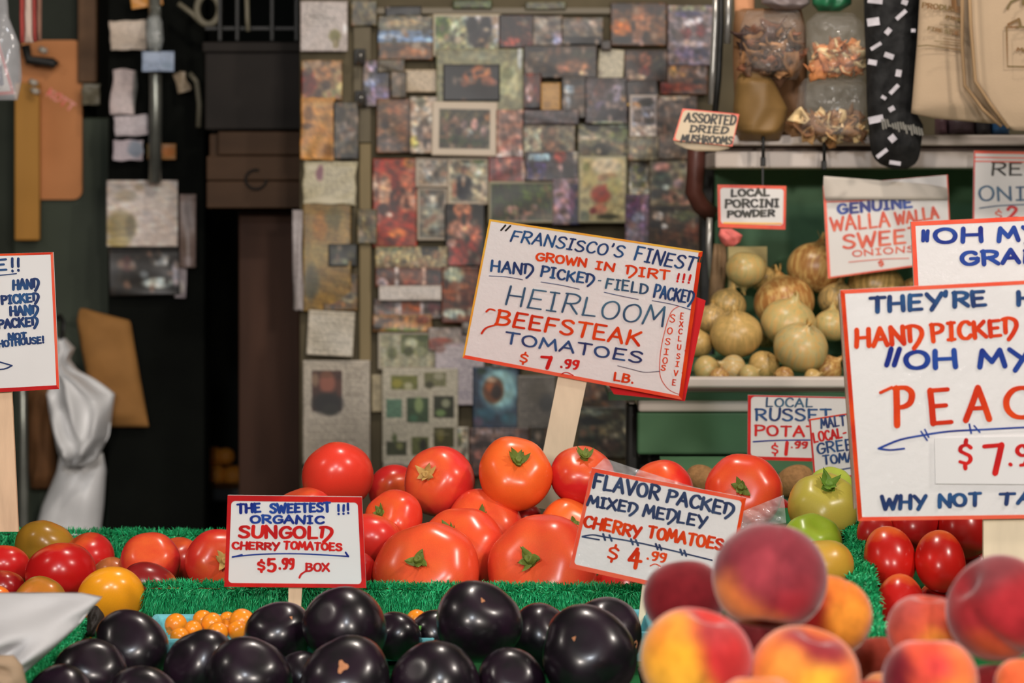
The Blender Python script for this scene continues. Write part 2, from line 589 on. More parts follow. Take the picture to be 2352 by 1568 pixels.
# partition that carries the pictures, and the battens on it
WY = 5.0
a0, a1 = P(688, 0, WY).x, P(2700, 0, WY).x
structure(box('wall_partition', a0, a1, WY, WY + 0.06, 0.0, 3.4, OLIVE))
TAN = mat('varnished_batten', alb((118, 104, 74), 1.3), 0.6, 0.3, var=0.15, scale=20, stretch=(1, 1, 0.1))
structure(box('trim_1', P(826, 0, WY).x, P(853, 0, WY).x, WY - 0.012, WY, P(0, 830, WY).z, P(0, 330, WY).z, TAN))
structure(box('trim_2', P(812, 0, WY).x, P(853, 0, WY).x, WY - 0.012, WY, P(0, 328, WY).z, 3.4, mat('grey_batten', alb((92, 84, 66), 1.3), 0.6, 0.3, var=0.15, scale=20)))
structure(box('trim_3', P(862, 0, WY).x, P(1640, 0, WY).x, WY - 0.014, WY, P(0, 34, WY).z, P(0, 18, WY).z, mat('rail_grey', alb((108, 100, 84), 1.3), 0.5, 0.3)))

# the passage left of it
PY = 5.35
structure(box('trim_4', P(548, 0, PY).x, P(690, 0, PY).x, PY, PY + 0.2, 0.0, P(0, 480, PY).z - 0.002, POSTM))
structure(box('trim_5', P(248, 0, 5.6).x, P(470, 0, 5.6).x, 5.6, 5.7, 0.0, 3.4, mat('black_green_boarding', alb((16, 18, 15), 1.0), 0.8, 0.08, var=0.3, scale=6)))
structure(box('door_1', P(30, 0, 5.75).x, P(262, 0, 5.75).x, 5.75, 5.8, 0.0, P(0, 270, 5.75).z, DGREEN))
structure(box('trim_6', P(178, 0, 5.72).x, P(222, 0, 5.72).x, 5.72, 5.75, P(0, 190, 5.72).z, 3.3, mat('brown_batten', alb((60, 42, 26), 2.6), 0.6, 0.3, var=0.2, scale=20)))
structure(box('trim_7', P(-300, 0, 5.76).x, P(190, 0, 5.76).x, 5.76, 5.95, 0.0, 3.3, mat('green_black_board', alb((30, 34, 28), 2.2), 0.7, 0.2, var=0.3, scale=4)))


# ------------------------------------------------------------------ pictures and notes on the wall: flat prints
KW = 1.38
WALLTOP = []


def paper(name, label, cat, x0, y0, x1, y1, base, blobs=(), frame=0, fcol=(150, 144, 130), busy=None, rot=0.0, lines=(), seed=0, Y0=None, k=KW, curl=0.004, wob=0.0, glossy=True, step=3.6):
    if Y0 is None:
        lay = 1 + max([l for (a, b, c, d, l) in WALLTOP if a < x1 and c > x0 and b < y1 and d > y0] or [0])
        WALLTOP.append((x0, y0, x1, y1, lay))
        Y = WY - 0.014 - 0.0035 * lay
    else:
        Y = Y0
    rs = np.random.RandomState(seed + int(x0) * 7 + int(y0))
    nu, nv = max(4, int((x1 - x0) / step)), max(4, int((y1 - y0) / step))
    U, Vv = np.meshgrid(np.linspace(x0, x1, nu + 1), np.linspace(y0, y1, nv + 1))
    C = np.empty(U.shape + (3,))
    C[:] = base
    C *= (1 + 0.05 * rs.randn(*U.shape))[..., None]
    in0, in1, in2, in3 = x0 + frame, y0 + frame, x1 - frame, y1 - frame

    def blob(cx, cy, rx, ry, col, soft=0.5):
        d = np.sqrt(((U - cx) / rx) ** 2 + ((Vv - cy) / ry) ** 2)
        m = np.clip((1 + soft / 2 - d) / soft, 0, 1)[..., None]
        C[:] = C * (1 - m) + np.array(col, float) * m
    if busy:
        pal, n, size = busy
        for _ in range(n):
            c = np.array(pal[rs.randint(len(pal))], float) * rs.uniform(.8, 1.2)
            blob(rs.uniform(in0, in2), rs.uniform(in1, in3), size * rs.uniform(.5, 1.3), size * rs.uniform(.5, 1.3), c, .7)
    if name == 'photograph':
        for b in list(blobs)[:]:
            pass
    for b in blobs:
        if len(b) >= 5 and b[0] == 'r':
            _, bx0, by0, bx1, by1, col = b
            m = ((U >= bx0) & (U <= bx1) & (Vv >= by0) & (Vv <= by1))
            C[m] = np.array(col, float) * (1 + 0.06 * rs.randn(int(m.sum()), 1))
        else:
            blob(*b)
    if name in ('photograph', 'poster', 'map'):
        am = .16 if name == 'photograph' else .07
        g1, g2 = np.zeros(U.shape), np.zeros(U.shape)
        for _ in range(14):
            lam, an = rs.uniform(9, 34), rs.uniform(0, 3.14)
            g1 += np.sin((U * np.cos(an) + Vv * np.sin(an)) * 6.28 / lam + rs.uniform(0, 6.28))
            g2 += np.sin((U * np.sin(an + 1) + Vv * np.cos(an + 1)) * 6.28 / (lam * 1.3) + rs.uniform(0, 6.28))
        C *= np.exp(am * g1 / 3.2)[..., None]
        C *= 1 + am * .2 * (g2 / 3)[..., None] * np.array([1, 0, -1.0])
        if name == 'photograph':
            for _ in range(int((x1 - x0) * (y1 - y0) / 900)):
                fcl = [(168, 150, 138), (22, 20, 18), (132, 96, 76), (60, 48, 40)][rs.randint(4)]
                blob(rs.uniform(in0, in2), rs.uniform(in1, in3), rs.uniform(3, 8), rs.uniform(3, 10), [.55 * q_ + .45 * b_ for q_, b_ in zip(fcl, base)], 1.2)
    for (lx0, ly0, lx1, ly1, dy, col) in lines:
        y = ly0
        while y < ly1:
            m = (np.abs(Vv - y) < dy * 0.3) & (U > lx0) & (U < lx1 - rs.uniform(0, .3) * (lx1 - lx0)) & (rs.rand(*U.shape) > .25)
            C[m] = C[m] * .5 + np.array(col, float) * .5
            y += dy
    if frame:
        m = (U < in0) | (U > in2) | (Vv < in1) | (Vv > in3)
        C[m] = fcol
    C = np.clip(C, 2, 255)
    if Y0 is None: C = 100 * (C / 100) ** 1.38 * .90
    C = np.clip(C, 2, 255) / 255
    Lc = np.where(C <= 0.04045, C / 12.92, ((C + 0.055) / 1.055) ** 2.4) * k
    Lc = np.minimum(Lc, 0.82)
    cxm, cym = (x0 + x1) / 2, (y0 + y1) / 2
    r = math.radians(rot)
    X = cxm + (U - cxm) * math.cos(r) - (Vv - cym) * math.sin(r)
    Z = cym + (U - cxm) * math.sin(r) + (Vv - cym) * math.cos(r)
    uu, vv = (U - x0) / (x1 - x0), (Vv - y0) / (y1 - y0)
    nz = vnoise(seed + int(x0), 4, 2.0)
    if wob:
        X = X + wob * nz(uu * 2, vv * 2)
        Z = Z + wob * nz(vv * 2 + 3, uu * 2)
    D = Y - curl * 0.45 * (1 + nz(uu, vv)) * (0.25 + np.abs(vv - .1))
    V = [P(a, b, c) for a, b, c in zip(X.ravel(), Z.ravel(), D.ravel())]
    W = nu + 1
    F = [(j * W + i, (j + 1) * W + i, (j + 1) * W + i + 1, j * W + i + 1) for j in range(nv) for i in range(nu)]
    o = mk(name, V, F, PRINT if glossy else PRINTM, cols=Lc.reshape(-1, 3), smooth=True)
    s = o.modifiers.new('paper', 'SOLIDIFY')
    s.thickness = 0.0007
    s.offset = -1
    return tag(o, label, cat)


PRINT = mat('photo_print', rough=0.38, spec=0.45, attr='print', var=0.0)
PRINTM = mat('matt_print', rough=0.7, spec=0.25, attr='print', var=0.0)
DK, BR, SK, GR, WH, TN = (34, 30, 26), (84, 60, 44), (140, 100, 78), (96, 92, 84), (150, 142, 132), (134, 108, 64)
OG, NV, RD, PU, GN = (84, 88, 58), (40, 42, 60), (120, 46, 34), (88, 74, 88), (58, 70, 38)
crowd = ([DK, DK, BR, SK, (110, 96, 90), GN], 60, 9)
ph = lambda *a, **k: paper('photograph', *a, **k)
# label, category first; then box in pixels, base colour, marks
ph('dim small print above the lake photo', 'photograph', 884, 14, 968, 42, (44, 42, 30), busy=([DK, (60, 58, 40)], 8, 12))
ph('landscape photo of blue lake above brown shore', 'photograph', 868, 36, 994, 138, (96, 92, 78), [('r', 868, 70, 994, 96, (96, 112, 132)), (900, 84, 30, 6, (120, 128, 140)), ('r', 868, 98, 994, 138, (92, 72, 54)), (930, 52, 40, 7, (140, 126, 100)), (950, 120, 36, 12, (124, 92, 66)), (905, 110, 24, 8, (66, 52, 40))])
ph('small photo of a figure in blue beside the black hook', 'photograph', 832, 138, 896, 246, (74, 64, 56), [(856, 152, 16, 14, (150, 134, 150)), (872, 172, 16, 22, (44, 46, 62)), (852, 188, 16, 18, (116, 122, 140)), (866, 218, 32, 22, (102, 90, 108))])
ph('white framed photo of people in dark suits on grass', 'photograph', 994, 32, 1152, 130, (124, 124, 104), [(1015, 62, 20, 24, (70, 88, 36)), (1050, 66, 20, 18, (142, 146, 122)), (1112, 42, 42, 12, (164, 160, 160)), (1084, 60, 14, 24, (28, 28, 28)), (1116, 62, 16, 28, (34, 32, 34)), (1100, 88, 24, 22, (44, 38, 38)), (1140, 70, 10, 30, (140, 140, 146)), (1040, 105, 30, 8, (110, 112, 84))], frame=7, fcol=(146, 138, 122))
ph('dark red photo of a seated audience', 'photograph', 1146, 34, 1228, 112, (58, 40, 32), [(1170, 95, 26, 10, (128, 70, 58)), (1205, 100, 20, 8, (90, 40, 32)), (1204, 52, 7, 7, (120, 106, 90)), (1180, 60, 16, 14, (46, 34, 30))], busy=([(70, 46, 38), (44, 34, 28)], 12, 10))
ph('grey photo of a long building facade', 'photograph', 1224, 36, 1292, 106, (98, 92, 84), [(1244, 52, 12, 10, (150, 142, 132)), (1280, 88, 14, 16, (130, 124, 138)), (1262, 90, 10, 8, (40, 38, 34))], busy=([(110, 102, 92), (76, 68, 62)], 10, 9))
ph('dim grey photo of a harbour over a black band', 'photograph', 1290, 40, 1386, 104, (92, 84, 74), [('r', 1296, 82, 1380, 104, (26, 24, 22)), (1364, 54, 12, 8, (140, 132, 126)), (1330, 60, 26, 10, (104, 94, 88))])
ph('orange photo of two people hugging', 'photograph', 1402, 6, 1532, 106, (78, 56, 34), [(1426, 16, 24, 12, (48, 34, 24)), (1428, 62, 22, 20, (144, 92, 38)), (1474, 45, 24, 26, (126, 92, 68)), (1502, 22, 20, 14, (60, 40, 28)), (1432, 92, 26, 9, (30, 26, 22)), (1466, 90, 14, 20, (132, 108, 100)), (1484, 86, 10, 12, (50, 38, 28)), (1516, 70, 12, 22, (100, 68, 36))])
ph('photo of women in white and purple at the wall edge', 'photograph', 1534, 12, 1640, 150, (104, 94, 96), [('r', 1540, 14, 1620, 24, (120, 120, 96)), (1580, 32, 28, 8, (62, 58, 84)), (1584, 52, 14, 8, (170, 164, 170)), (1605, 46, 6, 8, (168, 160, 166)), (1576, 76, 12, 14, (96, 52, 52)), (1610, 70, 12, 16, (88, 44, 48)), (1580, 100, 18, 8, (148, 138, 138)), (1606, 104, 10, 7, (150, 140, 144)), (1572, 124, 26, 18, (104, 92, 108)), (1610, 122, 18, 14, (70, 66, 80)), (1600, 144, 20, 8, (116, 106, 118))])
ph('brown photo of food under the women in purple', 'photograph', 1516, 150, 1626, 218, (84, 62, 48), [(1556, 164, 20, 14, (138, 110, 56)), (1528, 202, 20, 12, (96, 40, 30)), (1572, 200, 34, 10, (108, 58, 38)), (1600, 188, 10, 7, (30, 24, 20)), (1612, 165, 12, 12, (120, 108, 104))])
ph('shadowy photo of a crowd over a pinkish table', 'photograph', 1202, 104, 1372, 180, (60, 50, 40), [(1318, 152, 36, 13, (124, 94, 72)), (1240, 128, 22, 20, (86, 76, 62)), (1340, 124, 26, 10, (62, 60, 46)), (1228, 112, 26, 8, (38, 30, 26)), (1292, 158, 12, 10, (132, 98, 82)), (1340, 167, 10, 5, (150, 130, 110)), (1264, 170, 14, 10, (34, 30, 24))])
ph('dark brown photo of several standing people', 'photograph', 1434, 114, 1534, 188, (62, 46, 36), [(1482, 138, 14, 16, (118, 82, 66)), (1452, 154, 12, 12, (46, 34, 30)), (1480, 164, 12, 12, (96, 50, 42)), (1512, 150, 16, 22, (60, 54, 42)), (1464, 176, 20, 6, (150, 132, 112)), (1446, 132, 14, 6, (100, 76, 58))])
paper('index_card', 'pale grey index card hanging from a corner', 'note', 1374, 113, 1434, 182, (148, 142, 126), [(1376, 170, 10, 8, (120, 112, 98))], rot=5)
ph('photo of a woman in a red shawl', 'photograph', 1196, 168, 1244, 250, (72, 46, 36), [(1218, 178, 14, 12, (100, 52, 36)), (1216, 212, 8, 22, (152, 132, 134)), (1232, 208, 8, 18, (82, 40, 34)), (1224, 244, 18, 8, (34, 30, 36))])
paper('ticket', 'small tan ticket beside the woman in red', 'note', 1242, 190, 1288, 257, (142, 114, 66), [(1262, 214, 14, 10, (150, 122, 74)), (1256, 240, 8, 8, (126, 100, 56))])
ph('grey photo of a pale dressed figure in a dim room', 'photograph', 1290, 176, 1348, 272, (66, 60, 54), [(1308, 206, 12, 12, (124, 130, 134)), (1304, 234, 7, 16, (128, 132, 136)), (1330, 215, 12, 22, (84, 68, 56)), (1322, 190, 16, 7, (40, 34, 30)), (1300, 262, 16, 8, (44, 44, 36))])
ph('photo of friends in dark clothes and violet shirts', 'photograph', 1344, 178, 1442, 284, (78, 70, 70), [(1392, 196, 22, 14, (56, 42, 38)), (1414, 214, 16, 18, (124, 116, 126)), (1376, 208, 14, 16, (84, 64, 60)), (1382, 244, 16, 12, (98, 88, 104)), (1410, 262, 30, 14, (40, 38, 44)), (1432, 222, 6, 12, (146, 124, 96)), (1378, 275, 22, 6, (50, 48, 48)), (1398, 284, 40, 5, (136, 140, 124))])
ph('dark photo strip with a slanting yellow edge', 'photograph', 1438, 184, 1512, 242, (46, 36, 30), [(1470, 204, 22, 10, (62, 48, 40)), (1476, 234, 30, 4, (150, 132, 98)), (1450, 240, 16, 5, (150, 118, 70))], rot=-3)
ph('instant photo with two faces and a wide white lower edge', 'photograph', 1446, 218, 1512, 316, (112, 108, 110), [('r', 1456, 254, 1474, 282, (60, 52, 44)), ('r', 1482, 254, 1502, 284, (80, 72, 64)), (1482, 236, 18, 9, (44, 38, 26)), (1460, 243, 12, 8, (128, 100, 66)), ('r', 1446, 290, 1512, 316, (150, 138, 128)), (1490, 262, 10, 8, (130, 130, 140))], frame=4, fcol=(148, 140, 134))
ph('dull grey print next to the oval sign', 'photograph', 1508, 220, 1602, 312, (88, 76, 68), [('r', 1516, 220, 1582, 230, (128, 118, 106)), (1540, 250, 20, 14, (100, 88, 80)), (1570, 276, 22, 16, (78, 70, 62)), (1530, 292, 14, 10, (66, 58, 50))], busy=([(94, 82, 74), (76, 66, 58)], 10, 10))
ph('green photo of a garden with a black hat', 'photograph', 1326, 284, 1446, 362, (96, 94, 74), [(1350, 316, 24, 5, (146, 136, 120)), (1384, 342, 22, 16, (34, 34, 26)), (1362, 292, 18, 10, (40, 38, 30)), (1424, 306, 22, 18, (82, 88, 56)), (1344, 345, 14, 12, (74, 64, 48)), (1430, 340, 18, 12, (102, 92, 70)), (1416, 288, 20, 4, (136, 140, 126))])
# left column
paper('letter', 'white typed letter at the top of the batten', 'note', 690, 3, 798, 118, (148, 141, 137), [(769, 82, 13, 14, (104, 100, 58)), (771, 96, 7, 14, (96, 92, 56)), (770, 100, 5, 10, (126, 118, 96)), (792, 66, 3, 12, (206, 200, 196), .9)], lines=[(698, 10, 780, 60, 8, (108, 104, 98))], curl=.01)
ph('family photo with a red coat under the typed letter', 'photograph', 692, 138, 786, 230, (118, 96, 68), [(708, 190, 20, 30, (88, 34, 22)), (714, 150, 16, 12, (136, 116, 94)), (742, 170, 20, 24, (126, 96, 66)), (778, 188, 9, 26, (150, 140, 104)), (750, 196, 10, 12, (60, 46, 34)), (762, 218, 20, 12, (120, 124, 88)), (730, 216, 10, 14, (72, 50, 32))])
paper('poster', 'torn tan poster with dark smudges', 'poster', 690, 224, 768, 366, (146, 112, 64), [(708, 262, 12, 16, (108, 80, 44)), (706, 290, 14, 8, (92, 68, 40)), (735, 240, 18, 8, (158, 130, 86)), (748, 270, 12, 24, (134, 104, 58)), (722, 340, 22, 12, (150, 118, 70)), (756, 345, 14, 12, (116, 86, 46))], wob=3, curl=.012, rot=1)
ph('dark mottled photo beside the tan poster', 'photograph', 766, 234, 824, 366, (72, 66, 54), [(776, 262, 12, 18, (50, 46, 38)), (796, 300, 20, 22, (98, 90, 84)), (784, 336, 18, 14, (86, 80, 70)), (808, 262, 12, 14, (90, 78, 66)), (800, 358, 30, 6, (36, 34, 26))], busy=([(86, 80, 68), (52, 48, 38), (104, 96, 86)], 14, 9))
paper('note', 'handwritten white note with a purple stain', 'note', 697, 371, 818, 470, (146, 140, 120), [(732, 398, 9, 16, (110, 76, 84)), (716, 386, 10, 8, (154, 148, 130)), (745, 463, 50, 9, (158, 152, 134))], lines=[(745, 390, 812, 450, 9, (118, 112, 96))], wob=4, curl=.012, rot=2)
paper('poster', 'long faded tan poster under the stained note', 'poster', 696, 468, 806, 715, (116, 98, 62), [(735, 520, 16, 34, (130, 98, 50)), (770, 500, 22, 26, (98, 90, 60)), (725, 585, 34, 30, (124, 110, 72)), (716, 650, 18, 40, (84, 80, 62)), (748, 690, 26, 20, (120, 98, 50)), (790, 540, 12, 40, (128, 110, 72))], curl=.012)
ph('dark landscape photo pinned on the faded poster', 'photograph', 754, 560, 820, 612, (40, 42, 36), [(786, 600, 24, 7, (84, 84, 68)), (770, 574, 14, 8, (56, 58, 48)), (806, 584, 10, 8, (66, 66, 54))])
ph('brown food photo overlapping the faded poster', 'photograph', 742, 628, 822, 714, (92, 74, 44), [(788, 652, 18, 13, (136, 104, 54)), (760, 668, 14, 18, (56, 42, 28)), (800, 682, 13, 14, (142, 138, 116)), (776, 700, 20, 8, (100, 72, 36)), (810, 642, 8, 10, (72, 60, 36))])
paper('note', 'square white note in small handwriting', 'note', 706, 714, 813, 817, (152, 146, 134), [], lines=[(720, 732, 806, 808, 9, (112, 108, 96))], rot=3, curl=.012)
paper('newsletter', 'white newsletter page with portrait of a man in black', 'poster', 696, 827, 850, 1066, (146, 140, 130), [('r', 718, 850, 784, 946, (70, 48, 40)), (752, 880, 19, 24, (124, 84, 70)), (750, 860, 14, 8, (104, 74, 56)), (752, 926, 34, 24, (30, 28, 26)), (760, 940, 20, 14, (44, 44, 38)), (724, 872, 8, 16, (116, 98, 82)), (780, 890, 6, 20, (84, 56, 44))], lines=[(790, 845, 842, 970, 8, (112, 106, 96)), (704, 965, 830, 1060, 9, (120, 114, 104))], curl=.008)
# middle columns
paper('index_card', 'blank cream index card', 'note', 928, 160, 1006, 212, (150, 138, 120), [], rot=0)
paper('poster', 'pale green poster with a cream swirl', 'poster', 1002, 112, 1202, 262, (112, 110, 88), [(1160, 180, 34, 34, (132, 132, 104)), (1178, 190, 12, 36, (152, 150, 124)), (1150, 206, 26, 10, (140, 140, 112)), (1194, 130, 5, 30, (146, 150, 150)), (1100, 128, 40, 10, (122, 122, 104)), (1165, 170, 14, 14, (106, 108, 80))])
ph('black photo of lit faces leaning together', 'photograph', 1018, 148, 1148, 232, (22, 19, 16), [(1106, 164, 24, 14, (146, 100, 64)), (1080, 178, 18, 16, (140, 94, 66)), (1120, 186, 16, 12, (112, 76, 56)), (1066, 190, 10, 10, (104, 74, 58)), (1134, 158, 8, 10, (30, 24, 20)), (1134, 190, 8, 7, (120, 84, 70)), (1095, 212, 40, 14, (26, 20, 18))])
ph('brown photo with a plaid pattern left of the boy', 'photograph', 864, 226, 946, 352, (92, 72, 52), [(886, 284, 9, 14, (54, 38, 26)), (910, 250, 24, 18, (116, 84, 62)), (900, 330, 34, 16, (90, 78, 72)), (926, 300, 14, 26, (104, 76, 54)), (876, 312, 12, 14, (118, 90, 66))], busy=([(108, 80, 56), (84, 64, 46)], 10, 12))
ph('photo of a boy in grey beside a yellow ball', 'photograph', 942, 222, 1004, 352, (142, 132, 120), [(966, 234, 12, 12, (104, 100, 84)), (974, 282, 10, 12, (76, 66, 54)), (974, 306, 20, 20, (94, 82, 76)), (984, 330, 12, 14, (50, 44, 42)), (952, 326, 10, 14, (150, 144, 86)), (990, 250, 10, 24, (150, 140, 128))])
ph('white bordered photo of a big group on a lawn', 'photograph', 992, 234, 1142, 358, (70, 66, 52), [(1018, 268, 12, 16, (86, 84, 60)), (1120, 268, 10, 12, (98, 76, 52)), (1045, 280, 9, 12, (128, 106, 96)), (1066, 290, 8, 16, (112, 96, 92)), (1090, 286, 9, 14, (140, 116, 112)), (1078, 306, 8, 10, (130, 142, 148)), (1112, 300, 8, 14, (116, 104, 104)), (1030, 318, 30, 8, (44, 56, 34)), (1082, 326, 40, 7, (46, 56, 34)), (1056, 300, 10, 8, (56, 44, 38)), (1024, 294, 8, 12, (94, 74, 62))], frame=15, fcol=(160, 150, 136), rot=1)
ph('faded pink photo of people on a terrace', 'photograph', 1140, 252, 1206, 362, (128, 102, 90), [(1172, 292, 22, 24, (116, 92, 82)), (1160, 322, 12, 10, (112, 76, 62)), (1186, 324, 12, 10, (110, 74, 64)), ('r', 1140, 344, 1206, 362, (160, 142, 136)), (1204, 300, 3, 40, (104, 30, 24)), (1160, 340, 20, 7, (148, 110, 100))])
ph('large red and gold wedding photo', 'photograph', 856, 364, 958, 568, (116, 50, 26), [(878, 380, 20, 12, (130, 46, 22)), (940, 374, 14, 14, (132, 96, 50)), (884, 440, 17, 38, (152, 124, 104)), (862, 430, 7, 30, (160, 146, 136)), (908, 420, 10, 20, (96, 30, 18)), (934, 420, 16, 26, (148, 94, 70)), (936, 460, 20, 24, (158, 124, 106)), (906, 460, 12, 24, (60, 26, 18)), (880, 480, 14, 14, (60, 32, 24)), (893, 493, 8, 6, (150, 128, 120)), (900, 525, 50, 18, (128, 48, 22)), (914, 535, 22, 11, (158, 98, 50)), (880, 556, 26, 9, (98, 32, 20)), (866, 500, 9, 18, (124, 84, 76)), (944, 500, 12, 14, (116, 44, 28))])
ph('grey blurred photo under the boy with the ball', 'photograph', 954, 362, 1036, 430, (120, 112, 100), [(984, 390, 14, 16, (140, 132, 124)), (1014, 384, 14, 14, (104, 98, 86)), (1000, 410, 24, 10, (112, 108, 100))], frame=5, fcol=(144, 134, 122))
ph('photo of a man in a black shirt before a white wall', 'photograph', 1028, 362, 1124, 470, (136, 130, 112), [(1066, 390, 7, 10, (80, 56, 46)), (1064, 422, 20, 20, (30, 32, 40)), (1066, 446, 18, 14, (28, 30, 38)), (1044, 436, 6, 16, (126, 94, 80)), (1098, 384, 12, 22, (148, 152, 134)), (1100, 368, 14, 7, (70, 84, 48)), (1068, 368, 10, 6, (54, 58, 40)), (1112, 440, 9, 22, (152, 138, 120)), (1050, 384, 10, 14, (92, 80, 62)), (1066, 466, 40, 4, (150, 140, 126))], frame=4, fcol=(150, 140, 126))
ph('grey photo of a pale statue figure', 'photograph', 958, 430, 1028, 552, (92, 86, 76), [(992, 462, 14, 16, (128, 126, 120)), (992, 500, 22, 30, (124, 124, 112)), (1012, 460, 6, 14, (66, 62, 52)), (984, 536, 18, 12, (108, 106, 96)), (968, 450, 7, 20, (74, 70, 58)), (990, 534, 8, 6, (66, 60, 48))], frame=4, fcol=(144, 136, 124))
ph('photo of a pink faced child in red on black', 'photograph', 1022, 468, 1114, 612, (28, 26, 20), [(1062, 482, 21, 18, (150, 108, 84)), (1068, 500, 16, 12, (122, 74, 52)), (1058, 526, 30, 22, (148, 112, 96)), (1094, 540, 14, 24, (140, 84, 62)), (1064, 570, 36, 20, (112, 42, 30)), (1038, 558, 10, 10, (148, 122, 114)), (1050, 598, 26, 14, (124, 58, 48)), (1096, 596, 14, 14, (86, 40, 30)), (1070, 496, 10, 4, (84, 40, 26))])
ph('pink crowd photo above the lawn picture', 'photograph', 1122, 360, 1208, 418, (112, 70, 66), [(1166, 374, 10, 10, (146, 104, 88)), (1140, 400, 14, 10, (98, 44, 44)), (1176, 396, 18, 9, (92, 52, 44)), (1190, 372, 10, 9, (112, 56, 50)), (1150, 384, 14, 7, (126, 90, 84)), (1202, 390, 5, 24, (150, 134, 126))])
ph('dusty photo stack with a whitish left half', 'photograph', 1200, 284, 1322, 364, (100, 92, 78), [('r', 1204, 296, 1242, 362, (132, 130, 114)), (1262, 310, 14, 14, (70, 60, 46)), (1300, 320, 16, 20, (100, 94, 76)), (1270, 336, 20, 14, (106, 82, 66)), (1244, 352, 16, 5, (118, 84, 66)), (1225, 264, 20, 12, (84, 58, 84))], busy=([(110, 98, 80), (76, 70, 54)], 10, 10))
ph('photo with a sky blue strip over violet dresses', 'photograph', 1206, 348, 1330, 416, (70, 64, 66), [('r', 1214, 352, 1262, 370, (126, 142, 150)), ('r', 1212, 374, 1254, 412, (60, 52, 84)), (1286, 360, 14, 16, (112, 56, 46)), (1286, 386, 8, 9, (140, 116, 110)), (1270, 396, 16, 14, (44, 40, 46)), (1306, 392, 14, 22, (38, 36, 36)), (1232, 392, 16, 9, (78, 68, 96)), (1322, 348, 6, 24, (140, 134, 122))])
ph('wide green photo of people on a shady lawn', 'photograph', 1122, 416, 1274, 512, (50, 60, 26), [(1220, 446, 30, 16, (66, 80, 28)), (1166, 444, 30, 12, (38, 46, 20)), (1252, 432, 14, 8, (84, 96, 48)), (1146, 486, 14, 14, (58, 48, 34)), (1178, 482, 16, 10, (132, 104, 94)), (1206, 486, 20, 10, (118, 92, 82)), (1238, 490, 16, 12, (74, 62, 42)), (1190, 502, 26, 8, (118, 94, 84)), (1228, 474, 8, 6, (118, 98, 88)), (1256, 500, 12, 12, (86, 78, 54))], frame=4, fcol=(128, 122, 104))
ph('photo of an oval pink mirror with a navy edge', 'photograph', 1270, 410, 1332, 516, (112, 98, 100), [('r', 1308, 424, 1332, 516, (42, 40, 66)), (1294, 462, 22, 40, (134, 112, 122)), (1284, 446, 8, 6, (96, 74, 66)), (1314, 460, 7, 30, (104, 74, 92)), (1296, 500, 14, 10, (124, 110, 116))])
paper('poster', 'cream poster of a child in a red jumper', 'poster', 1328, 358, 1440, 512, (144, 136, 106), [(1392, 380, 32, 20, (158, 148, 128)), (1348, 384, 9, 12, (108, 106, 62)), (1356, 412, 18, 20, (146, 136, 96)), (1384, 408, 12, 8, (134, 108, 82)), (1400, 404, 18, 7, (130, 108, 76)), (1380, 446, 22, 20, (130, 60, 34)), (1394, 434, 10, 12, (120, 44, 24)), (1378, 480, 16, 12, (152, 110, 90)), (1362, 484, 8, 8, (112, 46, 30)), (1396, 498, 26, 7, (66, 64, 44)), (1410, 426, 18, 20, (140, 134, 92)), (1342, 498, 12, 14, (96, 100, 80))], frame=5, fcol=(128, 124, 104))
ph('narrow strip of two small olive landscapes', 'photograph', 1444, 366, 1492, 448, (138, 132, 118), [('r', 1452, 378, 1482, 400, (92, 94, 46)), (1472, 390, 10, 6, (50, 48, 24)), ('r', 1450, 418, 1482, 430, (84, 82, 46)), (1462, 374, 16, 3, (146, 146, 146)), (1466, 408, 14, 6, (118, 116, 84))])
ph('violet blurred photo of a flower stall', 'photograph', 1436, 446, 1494, 560, (92, 78, 88), [(1464, 468, 18, 14, (90, 58, 84)), (1448, 488, 12, 12, (84, 66, 92)), (1482, 480, 8, 12, (120, 96, 110)), (1466, 500, 14, 12, (110, 110, 122)), (1476, 520, 12, 14, (96, 76, 98)), (1452, 530, 14, 14, (104, 96, 104)), (1446, 456, 10, 8, (66, 54, 62))])
ph('photo of pink faces over a dark green coat', 'photograph', 1492, 364, 1594, 474, (92, 86, 72), [(1520, 384, 20, 12, (132, 104, 98)), (1520, 414, 22, 20, (54, 60, 50)), (1560, 394, 18, 16, (110, 104, 84)), (1560, 422, 14, 12, (130, 108, 104)), (1516, 444, 24, 12, (48, 44, 34)), (1540, 452, 18, 14, (128, 98, 84)), (1528, 430, 8, 6, (130, 132, 124)), (1572, 460, 14, 12, (124, 96, 82))])
ph('dark cluttered photo of heads in a kitchen', 'photograph', 1490, 472, 1640, 590, (64, 52, 38), [(1512, 496, 12, 10, (136, 126, 118)), (1550, 492, 16, 9, (112, 110, 92)), (1526, 520, 7, 6, (150, 150, 150)), (1504, 516, 14, 8, (30, 24, 18)), (1576, 496, 24, 14, (74, 76, 52)), (1534, 540, 26, 16, (78, 56, 40)), (1596, 530, 24, 24, (92, 60, 46)), (1620, 556, 12, 20, (110, 50, 44)), (1526, 476, 16, 10, (38, 34, 28)), (1560, 560, 22, 14, (58, 44, 32))])
